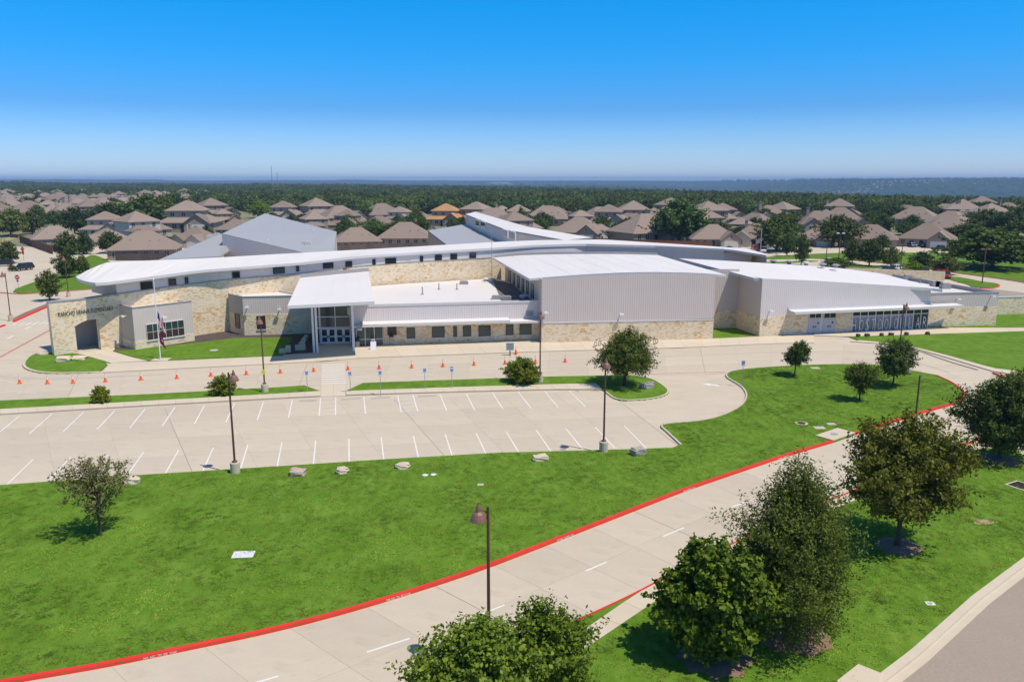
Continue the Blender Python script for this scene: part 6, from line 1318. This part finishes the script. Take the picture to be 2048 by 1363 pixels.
# wheel stops
for x0, y0, x1, y1, lab in ((599, 802, 633, 800.5, 'wheel stop left of the crossing'), (683, 799, 722, 796.5, 'wheel stop just right of the left striped bay'), (742, 797, 781, 794.5, 'wheel stop left of the right striped bay'), (836, 793, 874, 791.5, 'wheel stop right of the right striped bay')):
    a, c = at(x0, y0), at(x1, y1); L = (c - a).length; o = empty('wheel_stop', (a + c) / 2, math.atan2(c.y - a.y, c.x - a.x)); b = MB(); pr = [(-.09, 0), (.09, 0), (.06, .12), (-.06, .12)]
    q = [[(s * L / 2, u, v) for u, v in pr] for s in (-1, 1)]; b.face(q[0][::-1]); b.face(q[1]); [b.face([q[0][k], q[1][k], q[1][(k + 1) % 4], q[0][(k + 1) % 4]]) for k in range(4)]
    w_ = b.build('wheel_stop', M_TAN, None, o.location); w_.rotation_euler = o.rotation_euler; bpy.data.objects.remove(o); tag(w_, 'low concrete ' + lab, 'wheel stop', 'wheel stops')
# ------------------------------------------------------------------ boulders
def boulder(x, y, wpx_, hgt_, label, seed, m=M_ROCK, flat_=.75):
    p = at(x, y, .1); w = wpx_ * mpp(p.y); g6 = np.random.default_rng(seed); me_ = bpy.data.meshes.new('boulder'); import bmesh
    bm = bmesh.new(); bmesh.ops.create_icosphere(bm, subdivisions=3, radius=1); ph = g6.random(9) * 6
    for v in bm.verts:
        c = v.co.copy(); k = 1 + .10 * math.sin(4 * c.x + ph[0]) + .10 * math.sin(5 * c.y + ph[1] + 2 * c.z) + .06 * math.sin(9 * c.z + ph[2] + 4 * c.x)
        q = Vector((math.copysign(abs(c.x) ** .6, c.x), math.copysign(abs(c.y) ** .6, c.y), math.copysign(abs(c.z) ** .5, c.z))); v.co = Vector((q.x * w / 2, q.y * w / 2 * flat_, q.z * hgt_ / 2)) * k
    bm.to_mesh(me_); bm.free(); me_.materials.append(m); o = mob('boulder', me_, None, (p.x, p.y, .1 + hgt_ * .32), g6.random() * .5); tag(o, label, 'boulder'); return o
boulder(595, 949, 31, .62, 'reddish split boulder on the lawn edge, left of the pale ones', 1, mat('pink_rock', (.44, .33, .27), .95, .3, 2.5, .7, 6)); boulder(684.5, 944.5, 27, .5, 'rounded pale boulder second along the parking edge', 2); boulder(806, 934.5, 30, .45, 'flat pale boulder near the two round lids', 3); boulder(1081, 919.5, 30, .5, 'long pale boulder with mossy face at the parking edge', 4); boulder(1276, 908.5, 27, .75, 'grey layered boulder next to the right drum of the lamp post', 5, mat('grey_rock', (.34, .315, .28), .95, .35, 2.5, .7, 6)); boulder(263, 966, 31, .6, 'tan boulder behind the sparse young tree', 6)
boulder(127, 722, 25, .75, 'big flat rock at the foot of the arch wall', 7); boulder(158, 718, 30, .5, 'low broken rock beside the arch path', 8); boulder(88, 707.5, 24, .35, 'flat grey slab at the island edge', 9, M_KERB); boulder(1294, 775, 27, .75, 'mottled grey rock under the wide dark oak', 10, mat('mottled_rock', (.30, .26, .25), .95, .45, 4, .8, 6)); boulder(1815, 748, 15, .5, 'small brown rock by the two lobed tree', 12, M_MULCH2)
for i, x in enumerate((1716, 1734, 1763, 1782, 1813, 1855)): boulder(x, 673 - i * .9, 9, .5, f'dark planted clump, {ords[i]} along the cafeteria lawn edge', 20 + i, mat('dry_clump', (.10, .075, .05), 1, .4, 6))
# ------------------------------------------------------------------ covers and lids
def lid(x, y, wpx_, kind, label, m=M_KERB):
    p = at(x, y, .122); w = wpx_ * mpp(p.y); o = empty('ground_cover', p); tag(o, label, 'cover'); b = MB()
    if kind == 'round': b.lathe((0, 0, -.05), [(w / 2, 0), (w / 2, .07)], 20); b.build('ring', m, o); b = MB(); b.lathe((0, 0, .0), [(w * .33, 0), (w * .33, .035)], 20); b.build('lid', M_DARK if m is M_KERB else m, o)
    else: b.box(-w / 2, -w * .4, -.05, w / 2, w * .4, .02); b.build('frame', m, o); b = MB(); b.box(-w * .3, -w * .2, .0, w * .3, w * .2, .035); b.build('lid', M_TAN, o)
    return o
lid(1603, 846, 25, 'round', 'large round manhole with dark lid on the loop lawn'); lid(1639, 855, 21, 'sq', 'square utility lid nearest the manhole on the loop lawn'); lid(1663, 847.5, 17, 'sq', 'smaller square utility lid right of the manhole'); lid(850.5, 949.5, 12, 'round', 'left one of two pale round lids on the front lawn', M_WHITE); lid(867.5, 948.5, 12, 'round', 'right one of two pale round lids on the front lawn', M_WHITE); lid(961, 968.5, 12, 'sq', 'tiny pale lid in the lawn below the two round lids'); lid(428, 700, 17, 'round', 'pale round cover on the lawn before the stone wall', M_TAN); lid(1860, 1206, 17, 'sq', 'small grey lid on the lawn near the asphalt street', M_WHITE); lid(1810, 741, 17, 'sq', 'pale lid under the two lobed tree'); lid(1630, 735.5, 17, 'sq', 'pale lid right of the small leaning tree')
p = at(487, 1108, .12); o = empty('drain_grate', p, .1); tag(o, 'white gridded drain grate set in the big front lawn', 'grate'); b = MB(); b.box(-.62, -.42, -.05, .62, .42, .02); b.build('slab', M_WHITE, o)
for i in range(5): b = MB(); b.box(-.56, -.36 + i * .155, .021, .56, -.30 + i * .155, .05); b.build('bar', M_WHITE, o)
def manhole(x, y, wpx_, label):
    p = at(x, y, .0); w = wpx_ * mpp(p.y); b = MB(); b.lathe((0, 0, -.01), [(w / 2, 0), (w / 2, .022)], 24); o = b.build('manhole_cover', M_GTRIM, None, p); tag(o, label, 'manhole cover')
manhole(838, 1308, 33, 'large grey manhole cover in the main drive beside the bottom trees'); manhole(1126, 898, 13, 'small dark cover at the parking lot edge left of the right lamp drum'); manhole(1310, 899, 11, 'dark drain by the parking corner'); manhole(1155, 782, 8, 'dark stain like cover at the upper parking edge')
# storm inlets
a, c = at(1667, 884), at(1711, 868.5); d = (c - a).normalized(); n = Vector((-d.y, d.x, 0)); L = (c - a).length; o = empty('storm_inlet', a); tag(o, 'concrete storm drain inlet with a black slot in the red kerb', 'storm drain'); b = MB(); b.fbox(n * .02 + Vector((0, 0, .12)), d * L, n * 1.7, Vector((0, 0, .07))); b.build('slab', M_WALK, o); b = MB(); b.fbox(-n * .03 + Vector((0, 0, -.02)), d * L, n * .1, Vector((0, 0, .139))); b.build('slot', M_BLACK, o); b = MB(); q = d * (L * .45) + n * .9; b.lathe((q.x, q.y, .19), [(.32, 0), (.32, .02)], 16); b.build('lid', M_GTRIM, o)
o = flat('inlet_slab', pts([(1674, 1366), (1716, 1333), (1763, 1352), (1745, 1400), (1690, 1420)]), .17, M_WALK); o.location.z = 0; tag(o, 'pale concrete inlet slab at the bottom street kerb', 'storm drain'); 
md_ = o.modifiers.new('thick', 'SOLIDIFY'); md_.thickness = .16; md_.offset = -1
p = at(2042, 972, .12); o = empty('drain_grate', p, .5); tag(o, 'dark square grate in a pale frame at the right frame edge', 'grate'); b = MB(); b.box(-.7, -.6, -.05, .9, .8, .03); b.build('frame', M_KERB, o); b = MB(); b.box(-.55, -.45, .0, .75, .65, .045); b.build('grille', M_DARK, o)
b = MB(); g6 = random.Random(2); pp = [(.9 * math.cos(k * .524) * g6.uniform(.6, 1.1), .5 * math.sin(k * .524) * g6.uniform(.6, 1.1), 0) for k in range(12)]; b.face(pp); q = at(1969, 1043, .126); o = b.build('bare_patch', mat('bare_soil', (.33, .27, .13), 1, .2, 3), None, q); tag(o, kind='structure')
# ------------------------------------------------------------------ bicycles
def bike(x, y, rz, label, col):
    p = at(x, y, .12); o = empty('bicycle', p, rz); tag(o, label, 'bicycle', 'bicycles by the gym wall')
    for wx in (-.52, .52):
        b = MB(); n = 20
        for k in range(n):
            t0, t1 = 6.2832 * k / n, 6.2832 * (k + 1) / n; b.tube([(wx + .33 * math.cos(t0), 0, .35 + .33 * math.sin(t0)), (wx + .33 * math.cos(t1), 0, .35 + .33 * math.sin(t1))], .035, 5, cap=False)
        w = b.build('wheel', M_BLACK, o); b = MB()
        for k in range(6): t0 = math.pi * k / 6; b.tube([(wx + .3 * math.cos(t0), 0, .35 + .3 * math.sin(t0)), (wx - .3 * math.cos(t0), 0, .35 - .3 * math.sin(t0))], .006, 3)
        b.build('spoke', M_GTRIM, w)
    b = MB()
    for q in (((-.52, 0, .35), (-.12, 0, .33)), ((-.12, 0, .33), (-.22, 0, .88)), ((-.52, 0, .35), (-.2, 0, .75)), ((-.12, 0, .33), (.36, 0, .78)), ((-.2, 0, .76), (.36, 0, .80)), ((.34, 0, .92), (.52, 0, .35))): b.tube(q, .028, 5)
    b.build('frame', col, o); b = MB(); b.box(-.36, -.07, .88, -.1, .07, .95); b.build('saddle', M_BLACK, o); b = MB(); b.tube([(.30, -.28, 1.0), (.35, 0, .96), (.30, .28, 1.0)], .02, 5); b.tube([(.34, 0, .9), (.35, 0, .98)], .025, 5); b.build('handlebar', M_BLACK, o)
BP = mat('violet_frame', (.08, .04, .09), .4, .1, 2)
bike(1195, 692, .9, 'pale bicycle standing by the gym wall left of the wide oak', M_WHITE); bike(1286, 684.5, .25, 'dark bicycle behind the wide oak, left of its pair', BP); bike(1303, 686.5, -.3, 'dark violet bicycle right of the wide oak with its front wheel showing', BP)
# ------------------------------------------------------------------ vehicles
def car(kind, pos, rz, paint, label, cat='car'):
    o = empty({'car': 'parked_car', 'truck': 'pickup_truck', 'suv': 'parked_car', 'van': 'parked_van'}[kind], pos, rz); tag(o, label, cat)
    S = {'car': ([(-2.25, .35), (-2.3, .7), (-2.05, .92), (2.0, .95), (2.3, .72), (2.25, .35)], [(-1.5, .92), (-.75, 1.42), (.75, 1.45), (1.65, .95)]),
         'suv': ([(-2.3, .4), (-2.38, .85), (-2.2, 1.05), (2.3, 1.08), (2.38, .6), (2.3, .4)], [(-1.35, 1.05), (-.75, 1.72), (2.0, 1.74), (2.25, 1.08)]),
         'van': ([(-2.4, .4), (-2.5, .95), (-2.2, 1.2), (2.5, 1.2), (2.5, .4)], [(-2.1, 1.2), (-1.4, 1.98), (2.35, 2.0), (2.48, 1.2)]),
         'truck': ([(-2.7, .45), (-2.78, .9), (-2.6, 1.1), (2.75, 1.1), (2.78, .55), (2.7, .45)], [(-1.3, 1.1), (-.8, 1.8), (.75, 1.82), (1.0, 1.1)])}[kind]
    W_ = .92
    def ex(b, prof, w0, w1, zt):
        n = len(prof); L_ = [(x_, -(w0 if z_ < zt else w1), z_) for x_, z_ in prof]; R_ = [(x_, (w0 if z_ < zt else w1), z_) for x_, z_ in prof]
        b.face(L_[::-1]); b.face(R_); [b.face([L_[k], L_[(k + 1) % n], R_[(k + 1) % n], R_[k]][::-1]) for k in range(n)]
    b = MB(); ex(b, S[0][::-1], W_, W_, 9); b.build('body', paint, o)
    c = S[1]; b = MB(); ex(b, c[::-1], .88, .70, c[0][1] + .1); b.build('cabin_glass', M_GLASSDARK, o)
    b = MB(); x0, x1, zt = c[1][0], c[2][0], max(c[1][1], c[2][1]); b.box(x0 - .05, -.72, zt - .05, x1 + .05, .72, zt + .04); b.build('roof', paint, o)
    b = MB()
    for sx in (c[1][0] + .1, (c[1][0] + c[2][0]) / 2, c[2][0] - .1):
        for s in (-1, 1): b.fbox(Vector((sx - .05, s * .885, c[0][1])), Vector((.1, 0, 0)), Vector((0, s * .01, 0)), Vector((0, -s * .17, zt - c[0][1])))
    b.build('pillar', paint, o)
    for wx in (-1.4, 1.4):
        for s in (-1, 1): b = MB(); b.tube([(wx, s * .7, .33), (wx, s * .95, .33)], .33, 14); w = b.build('wheel', M_BLACK, o); b = MB(); b.tube([(wx, s * .951, .33), (wx, s * .962, .33)], .19, 10); b.build('rim', M_GTRIM, w)
    for s in (-.62, .62): b = MB(); x_ = S[0][0][0] - .10; b.box(x_, s - .2, .62, x_ + .2, s + .2, .78); b.build('headlight', M_WHITE, o); b = MB(); x_ = S[0][-1][0] - .05; b.box(x_, s - .15, .68, x_ + .14, s + .15, .85); b.build('tail_light', M_STOP, o)
    if kind == 'truck': b = MB(); b.box(1.1, -.78, 1.0, 2.65, .78, 1.105); b.build('bed', M_DARK, o)
    return o
CBK, CBL, CRD, CWH, CDB, CSV = (mat('paint_' + n_, c_, .25, .03, 1, spec=.6) for n_, c_ in (('black', (.02, .02, .022)), ('blue', (.03, .06, .20)), ('red', (.32, .015, .02)), ('white', (.72, .72, .72)), ('navy', (.03, .04, .09)), ('silver', (.42, .43, .44))))
def gp(x, y): p = at(x, y); return (p.x, p.y, .01)
car('suv', gp(48, 540), 1.25, CBK, 'dark car driving off along the street at far left'); car('suv', gp(8, 532), .3, CBK, 'dark car parked beside the clipped round bush at far left'); car('suv', gp(10, 461), .1, CWH, 'pale car parked under the biggest round tree at far left')
car('car', gp(1776, 545), .25, CDB, 'dark blue car parked behind the screen wall'); car('car', gp(1792, 541), .25, CWH, 'white car parked beside the dark blue one'); car('car', gp(1877, 551), .1, CRD, 'red car with dark windows parked beyond the screen wall'); car('suv', gp(1848, 549), 1.3, CDB, 'dark car parked by the orange barrier'); car('suv', gp(1890, 556), 1.2, CRD, 'bright red car end showing right of the screen wall')
car('car', gp(1823, 493.5), 1.5, CBL, 'blue car on the driveway, left of the pair at the stone house'); car('car', gp(1842, 493.5), 1.62, CBL, 'blue car on the driveway, right of the pair at the stone house'); car('truck', gp(1881, 502), .05, CBK, 'dark truck parked in the road right of the stone house', 'truck')
car('van', gp(1510, 503), 1.45, CRD, 'bright red van parked before the pink brick house', 'van'); car('truck', gp(1527, 505), 1.2, CWH, 'white pickup parked right of the red van', 'truck'); car('suv', gp(1583, 502), 1.3, CBK, 'black car parked in front of the big dark street tree'); car('suv', gp(1562, 499), .4, CSV, 'silver car half hidden under the big dark street tree'); car('car', gp(1660, 527), 0.02, CWH, 'long white roofed vehicle behind the low hedge at the rear lot')
b = MB(); b.box(-.25, -.2, 0, .25, .2, 1.1); o = b.build('barrier_drum', M_ORANGE, None, gp(1842, 547)); tag(o, 'orange barrier drum beside the dark parked car', 'barrier')
